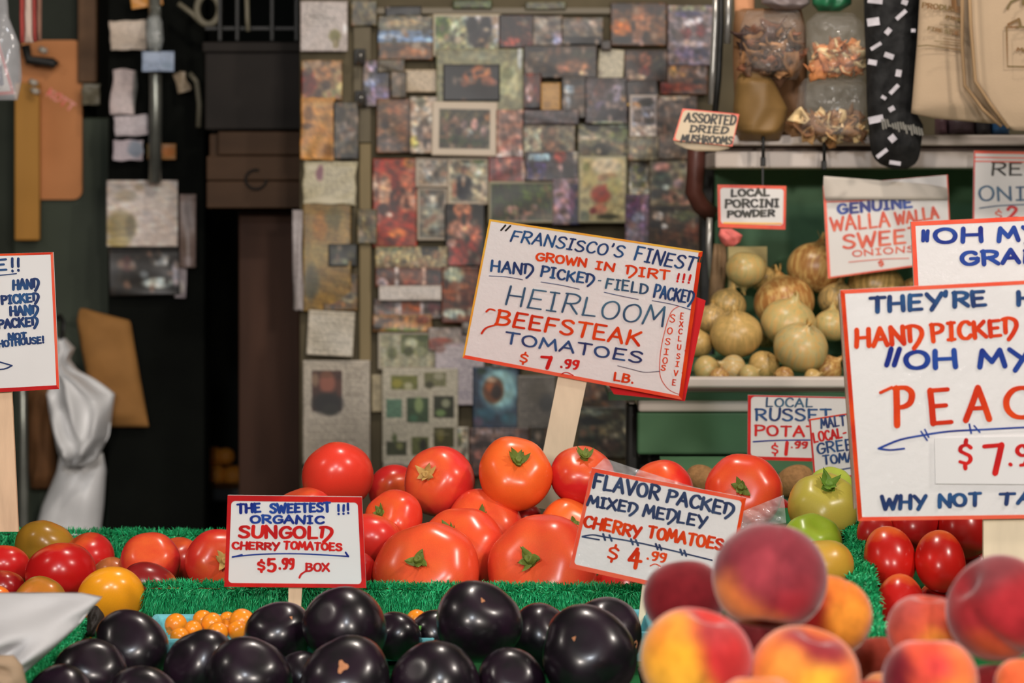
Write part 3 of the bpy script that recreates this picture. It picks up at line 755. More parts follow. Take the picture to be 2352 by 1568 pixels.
# lower middle
ph('sunny photo of a beach with a dark square inset', 'photograph', 862, 566, 1028, 622, (118, 108, 84), [(910, 590, 50, 14, (136, 126, 96)), (900, 572, 30, 5, (96, 100, 74)), (940, 612, 60, 8, (112, 98, 76)), ('r', 970, 546, 1008, 588, (34, 36, 28)), (1000, 584, 12, 10, (110, 90, 70))])
ph('row of brown snapshots showing faces', 'photograph', 862, 614, 1026, 660, (92, 62, 48), [(878, 626, 12, 12, (52, 34, 26)), (880, 648, 14, 10, (146, 132, 132)), (896, 636, 8, 14, (70, 48, 42)), ('r', 907, 612, 914, 660, (150, 138, 132)), (932, 632, 16, 12, (110, 76, 58)), (944, 650, 18, 8, (120, 70, 52)), ('r', 970, 612, 978, 660, (140, 124, 116)), ('r', 980, 618, 1018, 652, (36, 26, 22)), (1000, 640, 10, 8, (70, 42, 34))])
ph('row of small snapshots with an orange room', 'photograph', 858, 686, 1022, 732, (92, 84, 78), [(874, 690, 16, 14, (54, 50, 52)), (892, 700, 12, 12, (96, 82, 84)), ('r', 907, 688, 920, 728, (152, 138, 132)), ('r', 922, 690, 964, 728, (116, 72, 48)), (944, 706, 14, 8, (134, 84, 52)), ('r', 964, 688, 974, 728, (150, 136, 132)), (998, 706, 16, 16, (88, 60, 62)), (872, 720, 12, 8, (120, 84, 64))])
paper('banner', 'blank white paper banner across the snapshots', 'note', 870, 656, 1014, 690, (152, 146, 140), [], curl=.006)
ph('tan photo of a wooden table top', 'photograph', 856, 722, 992, 762, (124, 98, 66), [(880, 736, 24, 6, (72, 52, 36)), (930, 744, 36, 10, (140, 110, 72)), (970, 734, 16, 10, (116, 66, 40)), (866, 750, 14, 8, (66, 56, 46)), (925, 757, 40, 5, (100, 112, 56))])
ph('brown food photo with two pale plates', 'photograph', 1014, 612, 1102, 742, (88, 52, 34), [(1042, 632, 24, 20, (134, 140, 126)), (1084, 640, 14, 18, (92, 60, 42)), (1036, 670, 18, 16, (116, 70, 40)), (1070, 690, 20, 14, (70, 34, 22)), (1044, 720, 28, 12, (134, 140, 132)), (1084, 716, 12, 10, (128, 122, 110)), (1050, 698, 12, 10, (66, 44, 32)), (1066, 656, 10, 8, (120, 80, 50))])
paper('poster', 'white page with three leafy garden pictures', 'poster', 868, 762, 1006, 848, (132, 130, 114), [(890, 784, 16, 14, (120, 118, 98)), ('r', 922, 768, 984, 812, (84, 90, 56)), (944, 790, 16, 14, (142, 142, 122)), (938, 806, 10, 12, (70, 74, 44)), (974, 776, 14, 8, (62, 74, 30)), (900, 810, 12, 14, (92, 96, 70)), (966, 808, 14, 12, (116, 118, 96))], frame=5, fcol=(142, 136, 124))
paper('poster', 'page with a rusty red wedge and pinkish sky', 'poster', 984, 752, 1100, 806, (120, 112, 106), [(1012, 782, 26, 7, (120, 66, 48)), (1000, 792, 18, 10, (104, 56, 42)), (1076, 768, 20, 12, (132, 122, 122)), (1050, 796, 26, 8, (136, 126, 130)), (1090, 790, 12, 10, (120, 96, 84))])
paper('leaflet', 'white leaflet filled with fine grey print', 'note', 1000, 796, 1112, 930, (144, 138, 140), [(1010, 800, 14, 10, (120, 100, 96))], lines=[(1024, 826, 1100, 920, 7, (116, 112, 120))])
paper('card', 'beige folded card at the left of the picture booklet', 'note', 854, 860, 890, 946, (136, 128, 108), lines=[(858, 876, 884, 936, 8, (110, 104, 86))])
paper('booklet_page', 'white booklet page with nine green garden pictures', 'poster', 878, 846, 1052, 1062, (144, 140, 128), [
    ('r', 897, 864, 960, 896, (96, 98, 52)), (912, 880, 12, 10, (124, 120, 56)), (938, 886, 10, 8, (140, 138, 116)), ('r', 974, 856, 1024, 888, (98, 98, 72)), (986, 884, 10, 8, (60, 60, 34)), (1008, 864, 12, 8, (128, 126, 110)),
    ('r', 888, 918, 922, 960, (84, 108, 92)), ('r', 936, 914, 986, 970, (54, 72, 48)), (962, 930, 10, 18, (112, 124, 90)), (950, 960, 10, 8, (60, 92, 70)), ('r', 997, 910, 1044, 958, (44, 48, 28)), (1024, 926, 10, 10, (120, 122, 104)), (1012, 948, 12, 8, (100, 116, 80)),
    ('r', 888, 1014, 934, 1046, (54, 58, 30)), (906, 1006, 6, 12, (80, 88, 56)), (918, 1024, 8, 8, (104, 106, 70)), ('r', 944, 1004, 984, 1044, (82, 86, 52)), (972, 1022, 8, 14, (36, 38, 24)), ('r', 996, 980, 1044, 1026, (66, 64, 32)), (1012, 1000, 8, 14, (96, 92, 50))], lines=[(890, 900, 1040, 912, 6, (118, 112, 102)), (888, 974, 1040, 1000, 8, (130, 126, 116))])
paper('poster', 'navy poster of a pale blue ring around a brown cup', 'poster', 1086, 842, 1192, 984, (40, 56, 72), [(1148, 892, 42, 52, (120, 148, 150)), (1133, 896, 24, 30, (92, 60, 34), .3), (1124, 890, 10, 12, (130, 84, 44)), (1140, 900, 12, 16, (48, 32, 22)), (1130, 872, 12, 6, (150, 128, 108)), (1112, 952, 24, 16, (46, 80, 92)), (1170, 962, 20, 14, (40, 78, 88)), (1098, 968, 12, 12, (74, 66, 80)), (1106, 852, 10, 8, (36, 60, 48))])
paper('newspaper', 'grey newspaper clipping right of the navy poster', 'note', 1188, 862, 1276, 986, (98, 94, 88), [(1236, 900, 26, 24, (88, 84, 76)), (1256, 926, 18, 20, (70, 70, 68))], lines=[(1194, 872, 1270, 980, 8, (70, 68, 64))])
ph('dark pinkish photo under the navy poster', 'photograph', 1078, 982, 1216, 1092, (84, 70, 66), [(1130, 994, 40, 7, (120, 108, 106)), (1110, 1020, 20, 8, (44, 34, 32)), (1150, 1030, 24, 12, (72, 52, 48)), (1100, 1044, 12, 10, (118, 84, 76)), (1184, 1004, 22, 9, (98, 84, 82)), (1180, 1040, 26, 20, (54, 50, 46))])
paper('flyer', 'white flyer with dark picture of a stage', 'note', 880, 1060, 1014, 1130, (140, 136, 126), [('r', 886, 1068, 946, 1120, (40, 34, 28)), (912, 1074, 20, 8, (70, 52, 40))])
ph('tall pale print at the booklet right edge', 'photograph', 1050, 980, 1076, 1062, (128, 124, 112), [(1056, 1010, 5, 16, (84, 88, 62)), (1066, 1040, 6, 14, (104, 100, 84))], frame=3, fcol=(148, 142, 132))
ph('brown photo half hidden behind the heirloom sign', 'photograph', 1338, 868, 1442, 950, (72, 58, 40), [(1360, 900, 14, 20, (96, 64, 36)), (1396, 916, 26, 20, (60, 54, 44)), (1424, 936, 12, 12, (66, 60, 50))])
ph('grey green photo of a pond bank', 'photograph', 1326, 934, 1444, 1052, (66, 64, 52), [(1362, 946, 24, 7, (104, 110, 102)), (1356, 968, 32, 9, (26, 30, 26)), (1384, 988, 34, 12, (90, 84, 66)), (1350, 1010, 22, 8, (38, 42, 30)), (1400, 1022, 24, 14, (66, 56, 50)), (1436, 980, 4, 16, (120, 118, 104)), (1410, 1000, 10, 5, (110, 104, 90))])
paper('sheet', 'curled white sheet sticking out past the wall edge', 'note', 672, 482, 696, 712, (134, 126, 124), [(678, 690, 8, 20, (128, 120, 116))], curl=.03, wob=3, Y0=4.985)

for (x0, y0, x1, y1, c, lb) in [
    (1202, 252, 1330, 286, (72, 62, 62), 'thin dark photo between the grey figure and the dusty stack'),
    (1442, 312, 1516, 368, (104, 98, 82), 'dull greenish snapshot under the instant photo'),
    (1512, 308, 1600, 366, (86, 76, 66), 'brownish snapshot low beside the oval sign'),
    (866, 136, 930, 166, (82, 74, 58), 'sliver of a brown print under the lake landscape'),
    (896, 164, 934, 226, (78, 68, 52), 'olive brown print left of the blank index card'),
    (1206, 4, 1300, 22, (86, 84, 62), 'olive print at the top edge over the grey rail'),
    (1040, 0, 1130, 20, (70, 78, 46), 'green print at the top edge over the suits photo'),
    (1060, 740, 1130, 768, (96, 90, 84), 'grey print between the plates and the rusty wedge'),
    (1216, 978, 1270, 1070, (64, 60, 52), 'grey dark print just left of the pale wooden stick'),
    (1016, 1060, 1084, 1120, (70, 58, 50), 'brown print in the gap behind the top tomatoes'),
    (820, 480, 866, 560, (92, 84, 62), 'narrow olive print left of the wedding photo'),
    (1600, 560, 1640, 760, (70, 58, 46), 'tall dark print behind the right edge of heirloom sign'),
    (806, 0, 866, 60, (88, 82, 62), 'grey olive print at the top beside the typed letter'),
    (1380, 92, 1404, 116, (60, 50, 42), 'tiny dark print left of the pale index card top'),
    (1130, 740, 1200, 846, (96, 92, 84), 'grey print above the navy ring poster')]:
    ph(lb, 'photograph', x0, y0, x1, y1, c)

# papers in the dark passage
def dp(name, label, cat, *a, **k):
    k.setdefault('Y0', 5.58)
    k.setdefault('k', 2.5)
    k.setdefault('curl', .02)
    return paper(name, label, cat, *a, **k)
dp('note', 'blank cream note, topmost on the dark boarding', 'note', 251, 48, 336, 114, (142, 130, 118), rot=-2, wob=3)
dp('note', 'lilac white note cut to a slanted shape', 'note', 256, 158, 312, 260, (134, 122, 120), [(318, 200, 14, 60, (30, 32, 26))], rot=3, wob=6)
dp('note', 'upper of the two small white notes over the map', 'note', 263, 265, 340, 311, (134, 126, 128), rot=-3, wob=2)
dp('note', 'small white note with a grey blue corner', 'note', 260, 322, 328, 368, (132, 122, 126), [(312, 342, 18, 18, (96, 102, 112))], wob=2)
dp('map', 'large torn map with an olive lower left part', 'poster', 245, 414, 408, 566, (146, 134, 126), [(276, 440, 30, 20, (128, 120, 114)), (290, 450, 26, 14, (116, 106, 92)), (278, 520, 34, 36, (96, 84, 50)), (272, 556, 26, 12, (118, 104, 62)), (300, 520, 12, 24, (76, 66, 38)), (340, 500, 14, 14, (128, 118, 114)), (374, 450, 20, 30, (152, 142, 132)), (320, 430, 12, 8, (116, 104, 88))], lines=[(330, 440, 402, 560, 14, (126, 116, 110))], curl=.03)
dp('photograph', 'black photo of a dim room with white cloth', 'photograph', 250, 568, 412, 678, (22, 20, 18), [(292, 606, 14, 18, (54, 32, 30)), (370, 598, 22, 14, (112, 112, 110)), (356, 590, 14, 8, (30, 28, 26)), (362, 650, 34, 12, (132, 138, 134)), (392, 612, 7, 22, (34, 32, 30)), (404, 630, 8, 30, (118, 112, 118)), (330, 630, 10, 9, (70, 74, 76))], rot=-1)
dp('strip', 'narrow grey brown card standing beside the map', 'note', 412, 446, 450, 614, (92, 78, 72), [(430, 480, 10, 14, (80, 66, 60)), (424, 560, 10, 16, (84, 70, 62)), (432, 600, 10, 12, (112, 100, 98))], Y0=5.57)
dp('strip', 'short pale strip hanging below the narrow card', 'note', 402, 612, 428, 684, (110, 102, 104), [(414, 660, 10, 14, (128, 122, 116))], Y0=5.585, rot=2)
dp('label', 'blue grey label taped on the steel pipe', 'note', 326, 118, 400, 164, (98, 108, 124), [(350, 130, 18, 12, (112, 122, 138)), (384, 150, 12, 9, (86, 98, 112))], Y0=5.49)
dp('card', 'orange brown card behind the steel pipe', 'note', 338, 330, 404, 366, (112, 78, 44), [(352, 346, 14, 20, (108, 96, 60)), (386, 348, 14, 12, (124, 76, 40))], Y0=5.585)
dp('note', 'dim grey note at the right of the wooden boards', 'note', 188, 192, 230, 240, (70, 66, 54), Y0=5.70, wob=2)
dp('note', 'small curled beige scrap right of the pipe', 'note', 403, 166, 432, 212, (104, 92, 76), Y0=5.56, rot=-12, wob=4)
dp('card', 'orange card at the upper edge over the cream note', 'note', 300, -22, 372, 16, (140, 96, 44), Y0=5.55, rot=-8)

# steel pipe, hooks, cables
STEEL = mat('dull_steel', (0.30, 0.31, 0.27, 1), 0.35, 0.6, metal=0.7, var=0.25, scale=12)
tag(tube('pipe', [P(356, 420, 5.54), P(358, 240, 5.54), P(354, -120, 5.54)], 0.0145, STEEL, n=12), 'vertical dull steel pipe in front of the dark boarding', 'pipe')
g = thing('hanging_jar', 'small glass jar hanging in front of the pipe top', 'jar', P(358, 112, 5.5))
GLASSY = film_mat('jar_glass', (0.55, 0.58, 0.56, 1), 0.45, 0.5, 30)
cloth('jar_body', [(34, 342, 366), (48, 336, 372), (90, 334, 376), (112, 340, 370)], 5.47, GLASSY, g, bulge=.018, fold=.002, nu=12, nv=12)
tube('wire_loop', [P(344, 40, 5.47), P(350, 10, 5.47), P(362, 10, 5.47), P(368, 40, 5.47)], 0.0018, STEEL, g)
t = tube('lamp_cord', [P(436, 168, 5.5), P(452, 188, 5.5), P(458, 240, 5.5), P(456, 292, 5.5)], 0.006, mat('grey_cord', alb((74, 70, 58), 3), 0.5), n=8)
tag(t, 'grey brown cord hanging right of the pipe', 'cord')
t = tube('cable', [P(566, -30, 5.3), P(568, 40, 5.3), P(570, 72, 5.3)], 0.005, mat('grey_cord'), n=8)
tag(t, 'pale cord ending above the stacked crates', 'cord')
g = thing('ring_fitting', 'grey round fan like fitting at the top edge of passage', 'fitting', P(478, 60, 5.5))
t = tube('ring', [P(478 + 26 * math.cos(a), 22 + 34 * math.sin(a), 5.5) for a in np.linspace(0, 6.28, 22)], 0.008, mat('grey_cord'), g, n=8)
tube('arm', [P(410, 8, 5.5), P(440, 30, 5.5), P(462, 52, 5.5)], 0.006, mat('grey_cord'), g)
for k, (hx, hy, lb) in enumerate([(826, 126, 'upper black iron hook on the batten'), (828, 222, 'lower black iron hook on the batten')]):
    g = thing('coat_hook', lb, 'hook', P(hx, hy + 14, WY - .02))
    pbox('plate', hx - 13, hy - 14, hx + 13, hy + 22, WY - .022, .009, BLACKP, g)
    tube('prong', [P(hx, hy + 12, WY - .022), P(hx, hy + 16, WY - .05), P(hx + 2, hy - 2, WY - .07)], .007, mat('hook_knob', (0.25, 0.24, 0.22, 1), 0.2, 0.8, metal=.8), g)

# ------------------------------------------------------------------ crates and boards in the passage
CR = mat('stencilled_crate', alb((54, 38, 25), 1.7), 0.7, 0.25, var=0.3, scale=10, stretch=(.3, 1, 1), bump=.2)
CR2 = mat('black_brown_carton', alb((26, 22, 19), 1.6), 0.7, 0.25, var=0.3, scale=6)
g = thing('wooden_crate', 'dark brown wooden crate on top of the timber post', 'crate', P(590, 478, 5.2))
for k, (y0, y1) in enumerate([(302, 356), (358, 414), (416, 478)]):
    x0 = 474 if k else 500
    pbox('slat', x0, y0, 692, y1, 5.2, .016, CR, g)
pbox('crate_body', 480, 308, 690, 474, 5.217, .2, CR, g)
tube('stencil_ring', [P(588 + 24 * math.cos(a), 412 + 22 * math.sin(a), 5.197) for a in np.linspace(0, 5, 18)], 0.003, CR2, g, n=6)
g = thing('carton', 'nearly black carton resting on the brown crate', 'box', P(590, 300, 5.25))
pbox('carton_body', 470, 118, 692, 298, 5.25, .25, CR2, g)
pbox('lid', 464, 96, 696, 120, 5.24, .27, CR2, g)
g = thing('wall_rack', 'black rack at the top of the passage', 'rack', P(590, 94, 5.3))
for x in (500, 540, 620, 676):
    pbox('upright', x, -40, x + 9, 94, 5.3, .02, BLACKP, g)
pbox('crossbar', 470, 60, 690, 70, 5.32, .02, BLACKP, g)
g = thing('cutting_board', 'orange brown wooden board with rounded corners hanging at left', 'board', P(130, 458, 5.735))
BD = mat('orange_board', alb((150, 98, 58), 1.9), 0.6, 0.3, var=0.08, scale=6)
pl = Plane(5.735)
pts = []
for cx_, cy_, a0_ in ((168, 112, -90), (168, 438, 0), (66, 438, 90), (66, 112, 180)):
    for j in range(6):
        a = math.radians(a0_ + j * 18)
        pts.append((cx_ + 20 * math.cos(a), cy_ + 20 * math.sin(a)))
n = len(pts)
V = [pl.pt(x, y, 0) for x, y in pts] + [pl.pt(x, y, -.018) for x, y in pts]
mk('board', V, [tuple(range(n))[::-1], tuple(range(n, 2 * n))] + [(i, (i + 1) % n, n + (i + 1) % n, n + i) for i in range(n)], BD, g)
ink = Ink(pl, .0008)
rr = random.Random(4)
ink.word('KOTT', (104, 218), (164, 258), 22, 5.5, rr)
ink.build(INK['pink'], g)
o = pbox('upright_board', 33, 190, 90, 552, 5.71, .02, mat('golden_slat', alb((146, 104, 44), 1.7), 0.6, 0.3, var=0.14, scale=12, stretch=(1, 1, .1)))
tag(o, 'golden brown upright slat in front of the rounded board', 'board')
g = thing('hinge_clamp', 'black clamp with pale bolts on the golden slat', 'clamp', P(85, 215, 5.69))
tube('clamp_arm', [P(58, 104, 5.69), P(66, 138, 5.69), P(120, 144, 5.69), P(128, 152, 5.69)], .012, BLACKP, g)
for x, y in ((92, 112), (70, 186), (74, 206)):
    tube('bolt', [P(x, y, 5.68), P(x + 8, y + 4, 5.675), P(x + 14, y + 5, 5.68)], .007, mat('pale_bolt', (.55, .5, .42, 1), .3, .6), g)

# ------------------------------------------------------------------ bags hanging at the left
KRAFT = mat('kraft_paper', alb((116, 82, 44), 2.0), 0.75, 0.2, var=0.14, scale=14, bump=.25)
KRAFT2 = mat('kraft_paper_dim', alb((92, 62, 38), 2.1), 0.75, 0.2, var=0.18, scale=14, bump=.25)
PLAST = mat('white_carrier_film', alb((160, 158, 164), 3.2), 0.35, 0.5, var=0.06, scale=9, bump=.35, bumpscale=14)
cloth('paper_bag', [(708, 184, 196), (716, 180, 222), (736, 176, 300), (800, 186, 310), (980, 222, 342)], 5.57, KRAFT, bulge=.02, fold=.008, seed=3, label='brown kraft paper bag with a hole, hanging tilted', cat='bag')
cloth('paper_bag', [(880, 62, 128), (960, 64, 120), (1080, 66, 132), (1122, 70, 118)], 5.70, KRAFT2, bulge=.03, fold=.01, seed=5, label='darker kraft bag partly behind the white carrier bags', cat='bag')
cloth('plastic_bag', [(1040, 138, 236), (1080, 130, 244), (1160, 96, 238), (1260, 70, 226)], 5.62, PLAST, bulge=.05, fold=.02, seed=8, ffreq=4, label='smooth lower white plastic bag reaching to the green turf', cat='bag')
cloth('plastic_bag', [(776, 126, 150), (800, 130, 172), (826, 128, 160), (850, 126, 178), (868, 124, 214), (884, 118, 238), (904, 106, 264), (960, 114, 256), (1000, 128, 250), (1050, 138, 226), (1070, 140, 190)], 5.50, PLAST, bulge=.06, fold=.075, seed=14, ffreq=7, nu=44, nv=50, label='crumpled upper white plastic bag with knotted handle', cat='bag')
t = tube('rod', [Vector((P(52, 0, 5.6).x, 5.6, 0)), P(54, 1000, 5.6), P(48, 690, 5.6)], .011, STEEL)
tag(t, 'grey steel rod behind the leftmost stick', 'rod')
t = tube('bag_hook', [P(122, 736, 5.74), P(138, 726, 5.55), P(146, 740, 5.48), P(140, 790, 5.5)], .006, BLACKP)
tag(t, 'black hook holding the crumpled plastic bag', 'hook')
CLO = mat('striped_cloth', alb((150, 134, 124), 2.0), .8, .2, var=.1, scale=8)
REDC = mat('red_cloth', alb((120, 50, 46), 2.0), .8, .2, var=.2, scale=8)
g = thing('hanging_towel', 'red and white striped cloth at the upper left edge', 'cloth', P(68, 98, 4.6))
cloth('white_stripe', [(-40, 56, 74), (98, 56, 76)], 4.6, CLO, g, bulge=.008, fold=.004, nu=6)
cloth('red_stripe', [(-40, 44, 56), (98, 46, 56)], 4.6, REDC, g, bulge=.008, fold=.004, nu=6)
cloth('red_stripe', [(-40, 74, 82), (96, 76, 84)], 4.6, REDC, g, bulge=.008, fold=.004, nu=6)
cloth('brown_stripe', [(-40, 84, 96), (94, 85, 95)], 4.62, mat('tan_cloth', alb((104, 78, 66), 2.0), .8, .2), g, bulge=.008, fold=.004, nu=6)
cloth('plastic_film', [(-40, -60, 14), (40, -60, 20), (100, -60, 44), (180, -60, 50), (230, -60, 40)], 4.1, film_mat('hanging_film', (.62, .62, .64, 1), .35), bulge=.02, fold=.02, seed=9, label='clear crumpled plastic hanging at the top left corner', cat='plastic')

# oranges far back, on a shelf
OR = mat('orange_peel', alb((176, 88, 26), 3.0), .5, .4, var=.12, scale=20, bump=.2, bumpscale=120)
g = thing('back_shelf', 'black shelf in the passage carrying the oranges', 'shelf', (P(510, 0, 6.2).x, 6.2, P(0, 1120, 6.0).z))
box('board', P(400, 0, 6.2).x, P(640, 0, 6.2).x, 6.0, 6.5, P(0, 1124, 6.0).z - .03, P(0, 1122, 6.0).z, BLACKP, g)
for x in (P(410, 0, 6.2).x, P(625, 0, 6.2).x):
    box('leg', x, x + .03, 6.1, 6.4, 0, P(0, 1124, 6.0).z - .03, BLACKP, g)

from mathutils.bvhtree import BVHTree

# ------------------------------------------------------------------ produce
def lathe_mesh(name, fn, m, nu=40, nv=24, cols=None):
    """fn(t, phi) -> (x, y, z); t from 0 at the top pole to pi at the bottom"""
    V = [fn(0.0, 0.0)]
    for j in range(1, nv):
        for i in range(nu):
            V.append(fn(math.pi * j / nv, 2 * math.pi * i / nu))
    V.append(fn(math.pi, 0.0))
    F = [(0, 1 + i, 1 + (i + 1) % nu) for i in range(nu)]
    for j in range(nv - 2):
        for i in range(nu):
            a, b = 1 + j * nu + i, 1 + j * nu + (i + 1) % nu
            F.append((a, a + nu, b + nu, b))
    e = len(V) - 1
    for i in range(nu):
        F.append((e, e - nu + (i + 1) % nu, e - nu + i))
    me = bpy.data.meshes.new(name)
    me.from_pydata(V, [], F)
    if m is not None: me.materials.append(m)
    me.polygons.foreach_set('use_smooth', [True] * len(me.polygons))
    if cols is not None:
        a = me.color_attributes.new('print', 'FLOAT_COLOR', 'POINT')
        C = np.ones((len(V), 4), dtype=np.float32)
        C[:, :3] = [cols(Vector(v)) for v in V]
        a.data.foreach_set('color', C.ravel())
    return me


def fruit_fn(seed, q=.84, ribs=5, amp=.03, dimple=.16, dw=.34, lump=.02, taper=0.0, bottom=0.03):
    r = random.Random(seed)
    ph0, ph1, ph2 = r.uniform(0, 6), r.uniform(0, 6), r.uniform(0, 6)

    def f(t, p):
        s, c = math.sin(t), math.cos(t)
        rr = 1 + amp * math.cos(ribs * p + ph0) * math.exp(-(t / 1.1) ** 2) * s * 1.6 + lump * math.cos(2 * p + ph1) * s + lump * .7 * math.cos(3 * p + ph2) * s
        rad = (s ** .92 if s > 0 else 0) * rr * (1 + taper * c)
        z = c * q - dimple * math.exp(-(t / dw) ** 2) + bottom * math.exp(-((math.pi - t) / .4) ** 2)
        return (rad * math.cos(p), rad * math.sin(p), z)
    return f


def skin_mat(key, shoulder, rough=.26, top=.55, amount=.6, streak=True):
    """tomato skin: object colour, paler shoulder round the stem"""
    m = bpy.data.materials.new(key)
    m.use_nodes = True
    nt = m.node_tree
    b = nt.nodes['Principled BSDF']
    b.inputs['Roughness'].default_value = rough
    b.inputs['Specular IOR Level'].default_value = .45
    b.inputs['Subsurface Weight'].default_value = .06
    b.inputs['Subsurface Radius'].default_value = (.01, .003, .002)
    oi = nt.nodes.new('ShaderNodeObjectInfo')
    tc = nt.nodes.new('ShaderNodeTexCoord')
    sp = nt.nodes.new('ShaderNodeSeparateXYZ')
    nt.links.new(tc.outputs['Object'], sp.inputs[0])
    nz = nt.nodes.new('ShaderNodeTexNoise')
    nz.inputs['Scale'].default_value = 2.2
    nt.links.new(tc.outputs['Object'], nz.inputs['Vector'])
    ad = nt.nodes.new('ShaderNodeMath')
    ad.operation = 'MULTIPLY_ADD'
    ad.inputs[1].default_value = .55
    nt.links.new(nz.outputs['Fac'], ad.inputs[0])
    nt.links.new(sp.outputs['Z'], ad.inputs[2])
    mr = nt.nodes.new('ShaderNodeMapRange')
    mr.inputs[1].default_value = top + .1
    mr.inputs[2].default_value = top + .62
    mr.inputs[4].default_value = amount
    nt.links.new(ad.outputs[0], mr.inputs[0])
    mx = nt.nodes.new('ShaderNodeMix')
    mx.data_type = 'RGBA'
    mx.inputs[7].default_value = shoulder
    nt.links.new(mr.outputs[0], mx.inputs[0])
    nt.links.new(oi.outputs['Color'], mx.inputs[6])
    n2 = nt.nodes.new('ShaderNodeTexNoise')
    n2.inputs['Scale'].default_value = 40
    nt.links.new(tc.outputs['Object'], n2.inputs['Vector'])
    hs = nt.nodes.new('ShaderNodeHueSaturation')
    m2 = nt.nodes.new('ShaderNodeMapRange')
    m2.inputs[3].default_value = .9
    m2.inputs[4].default_value = 1.1
    nt.links.new(n2.outputs['Fac'], m2.inputs[0])
    nt.links.new(m2.outputs[0], hs.inputs['Value'])
    nt.links.new(mx.outputs[2], hs.inputs['Color'])
    nt.links.new(hs.outputs[0], b.inputs['Base Color'])
    MATS[key] = m
    return m


TOM = skin_mat('tomato_skin', alb((226, 116, 48), 1.2), rough=.25, amount=.55)
GTOM = skin_mat('green_tomato_skin', alb((150, 150, 60), 1.2), rough=.3, amount=.5)
CAL = mat('green_calyx', alb((92, 104, 38), 1.2), .6, .3, var=.3, scale=3, bump=.2)
CALD = mat('dried_calyx', alb((172, 138, 78), 1.2), .7, .3, var=.3, scale=3)
CALT = mat('bright_calyx', alb((86, 118, 34), 1.2), .55, .3, var=.25, scale=3)

TM = {
 'beef': lathe_mesh('beefsteak_skin', fruit_fn(1, q=.74, ribs=7, amp=.035, dimple=.11, dw=.5, lump=.035), TOM, 48, 28),
 'round': lathe_mesh('round_skin', fruit_fn(2, q=.86, ribs=5, amp=.03, dimple=.10, dw=.42, lump=.015), TOM),
 'round2': lathe_mesh('round_skin', fruit_fn(7, q=.80, ribs=6, amp=.04, dimple=.10, dw=.45, lump=.03), TOM),
 'oval': lathe_mesh('oval_skin', fruit_fn(8, q=.76, ribs=3, amp=.008, dimple=.015, dw=.2, lump=.03, bottom=.01), TOM),
 'roma': lathe_mesh('roma_skin', fruit_fn(3, q=1.28, ribs=3, amp=.03, dimple=.08, dw=.22, lump=.015, taper=-.05), TOM),
 'green': lathe_mesh('green_skin', fruit_fn(4, q=.84, ribs=6, amp=.05, dimple=.14, lump=.03), GTOM),
 'cherry': lathe_mesh('cherry_skin', fruit_fn(5, q=.96, ribs=4, amp=.01, dimple=.06, dw=.2, lump=.01), TOM, 28, 16),
}
TOP = {'beef': .62, 'round': .75, 'round2': .69, 'oval': .74, 'roma': 1.2, 'green': .71, 'cherry': .9}


def calyx_mesh(seed, size=.34, n=6, lift=.10, m=CAL):
    r = random.Random(seed)
    V, F = [], []
    for k in range(n):
        a = 2 * math.pi * (k + r.uniform(-.25, .25)) / n
        L = size * r.uniform(.6, 1.25)
        wd = size * .30 * r.uniform(.8, 1.2)
        up = r.uniform(.2, 1.5)
        tw = r.uniform(-.5, .5)
        b = len(V)
        for i in range(6):
            s = i / 5
            rad = L * s
            ww = wd * (1 - s) ** .7 * (.6 + .9 * min(1, 3 * s))
            aa = a + tw * s
            z = lift * (.5 + up * s * s) + .05 * s
            c, d = math.cos(aa), math.sin(aa)
            V += [(rad * c - ww * d, rad * d + ww * c, z), (rad * c, rad * d, z + .03), (rad * c + ww * d, rad * d - ww * c, z)]
        for i in range(5):
            q = b + 3 * i
            F += [(q, q + 3, q + 4, q + 1), (q + 1, q + 4, q + 5, q + 2)]
    me = bpy.data.meshes.new('calyx')
    me.from_pydata(V, [], F)
    me.materials.append(m)
    sb, N = [], 9
    r0 = size * .3
    vs, fs = [], []
    for i, (rr, z) in enumerate(((r0 * 1.6, -.03), (r0 * 1.2, .10), (r0 * 1.0, .17), (r0 * .8, .20), (r0 * .4, .17))):
        for k in range(N):
            a = 2 * math.pi * k / N
            q = 1 + .15 * math.cos(3 * a + seed)
            vs.append((rr * q * math.cos(a), rr * q * math.sin(a), z))
    for i in range(4):
        for k in range(N):
            fs.append((i * N + k, i * N + (k + 1) % N, (i + 1) * N + (k + 1) % N, (i + 1) * N + k))
    fs.append(tuple(4 * N + k for k in range(N)))
    m2 = bpy.data.meshes.new('stem_stub')
    m2.from_pydata(vs, [], fs)
    m2.materials.append(m)
    for q in (me, m2):
        q.polygons.foreach_set('use_smooth', [True] * len(q.polygons))
    return me, m2


CALYX = [calyx_mesh(11, .27, 7), calyx_mesh(12, .25, 6), calyx_mesh(13, .30, 8, .13)]
CALYXD = [calyx_mesh(21, .32, 6, .16, CALD)]
CALYXT = [calyx_mesh(31, .42, 7, .16, CALT)]


def ob(name, me, parent=None):
    o = bpy.data.objects.new(name, me)
    COL.objects.link(o)
    if parent is not None: o.parent = parent
    return o


def solve(items, slack=.93, it=140):
    """items: dicts px,py,r,Y. Moves things along the line of sight so that solid fruit does not interpenetrate."""
    for _ in range(it):
        for i in range(len(items)):
            for j in range(i + 1, len(items)):
                A, B = items[i], items[j]
                a, b = P(A['px'], A['py'], A['Y']), P(B['px'], B['py'], B['Y'])
                ra, rb = A['r'] * A['Y'] / FP * A.get('q', 1), B['r'] * B['Y'] / FP * B.get('q', 1)
                need = (ra + rb) * slack
                d = (a - b).length
                if d < need:
                    s = (need - d) * .5 + 1e-5
                    if A['Y'] <= B['Y']: s = -s
                    A['Y'] += s * .55 * (0 if A.get('fix') else 1)
                    B['Y'] -= s * .55 * (0 if B.get('fix') else 1)


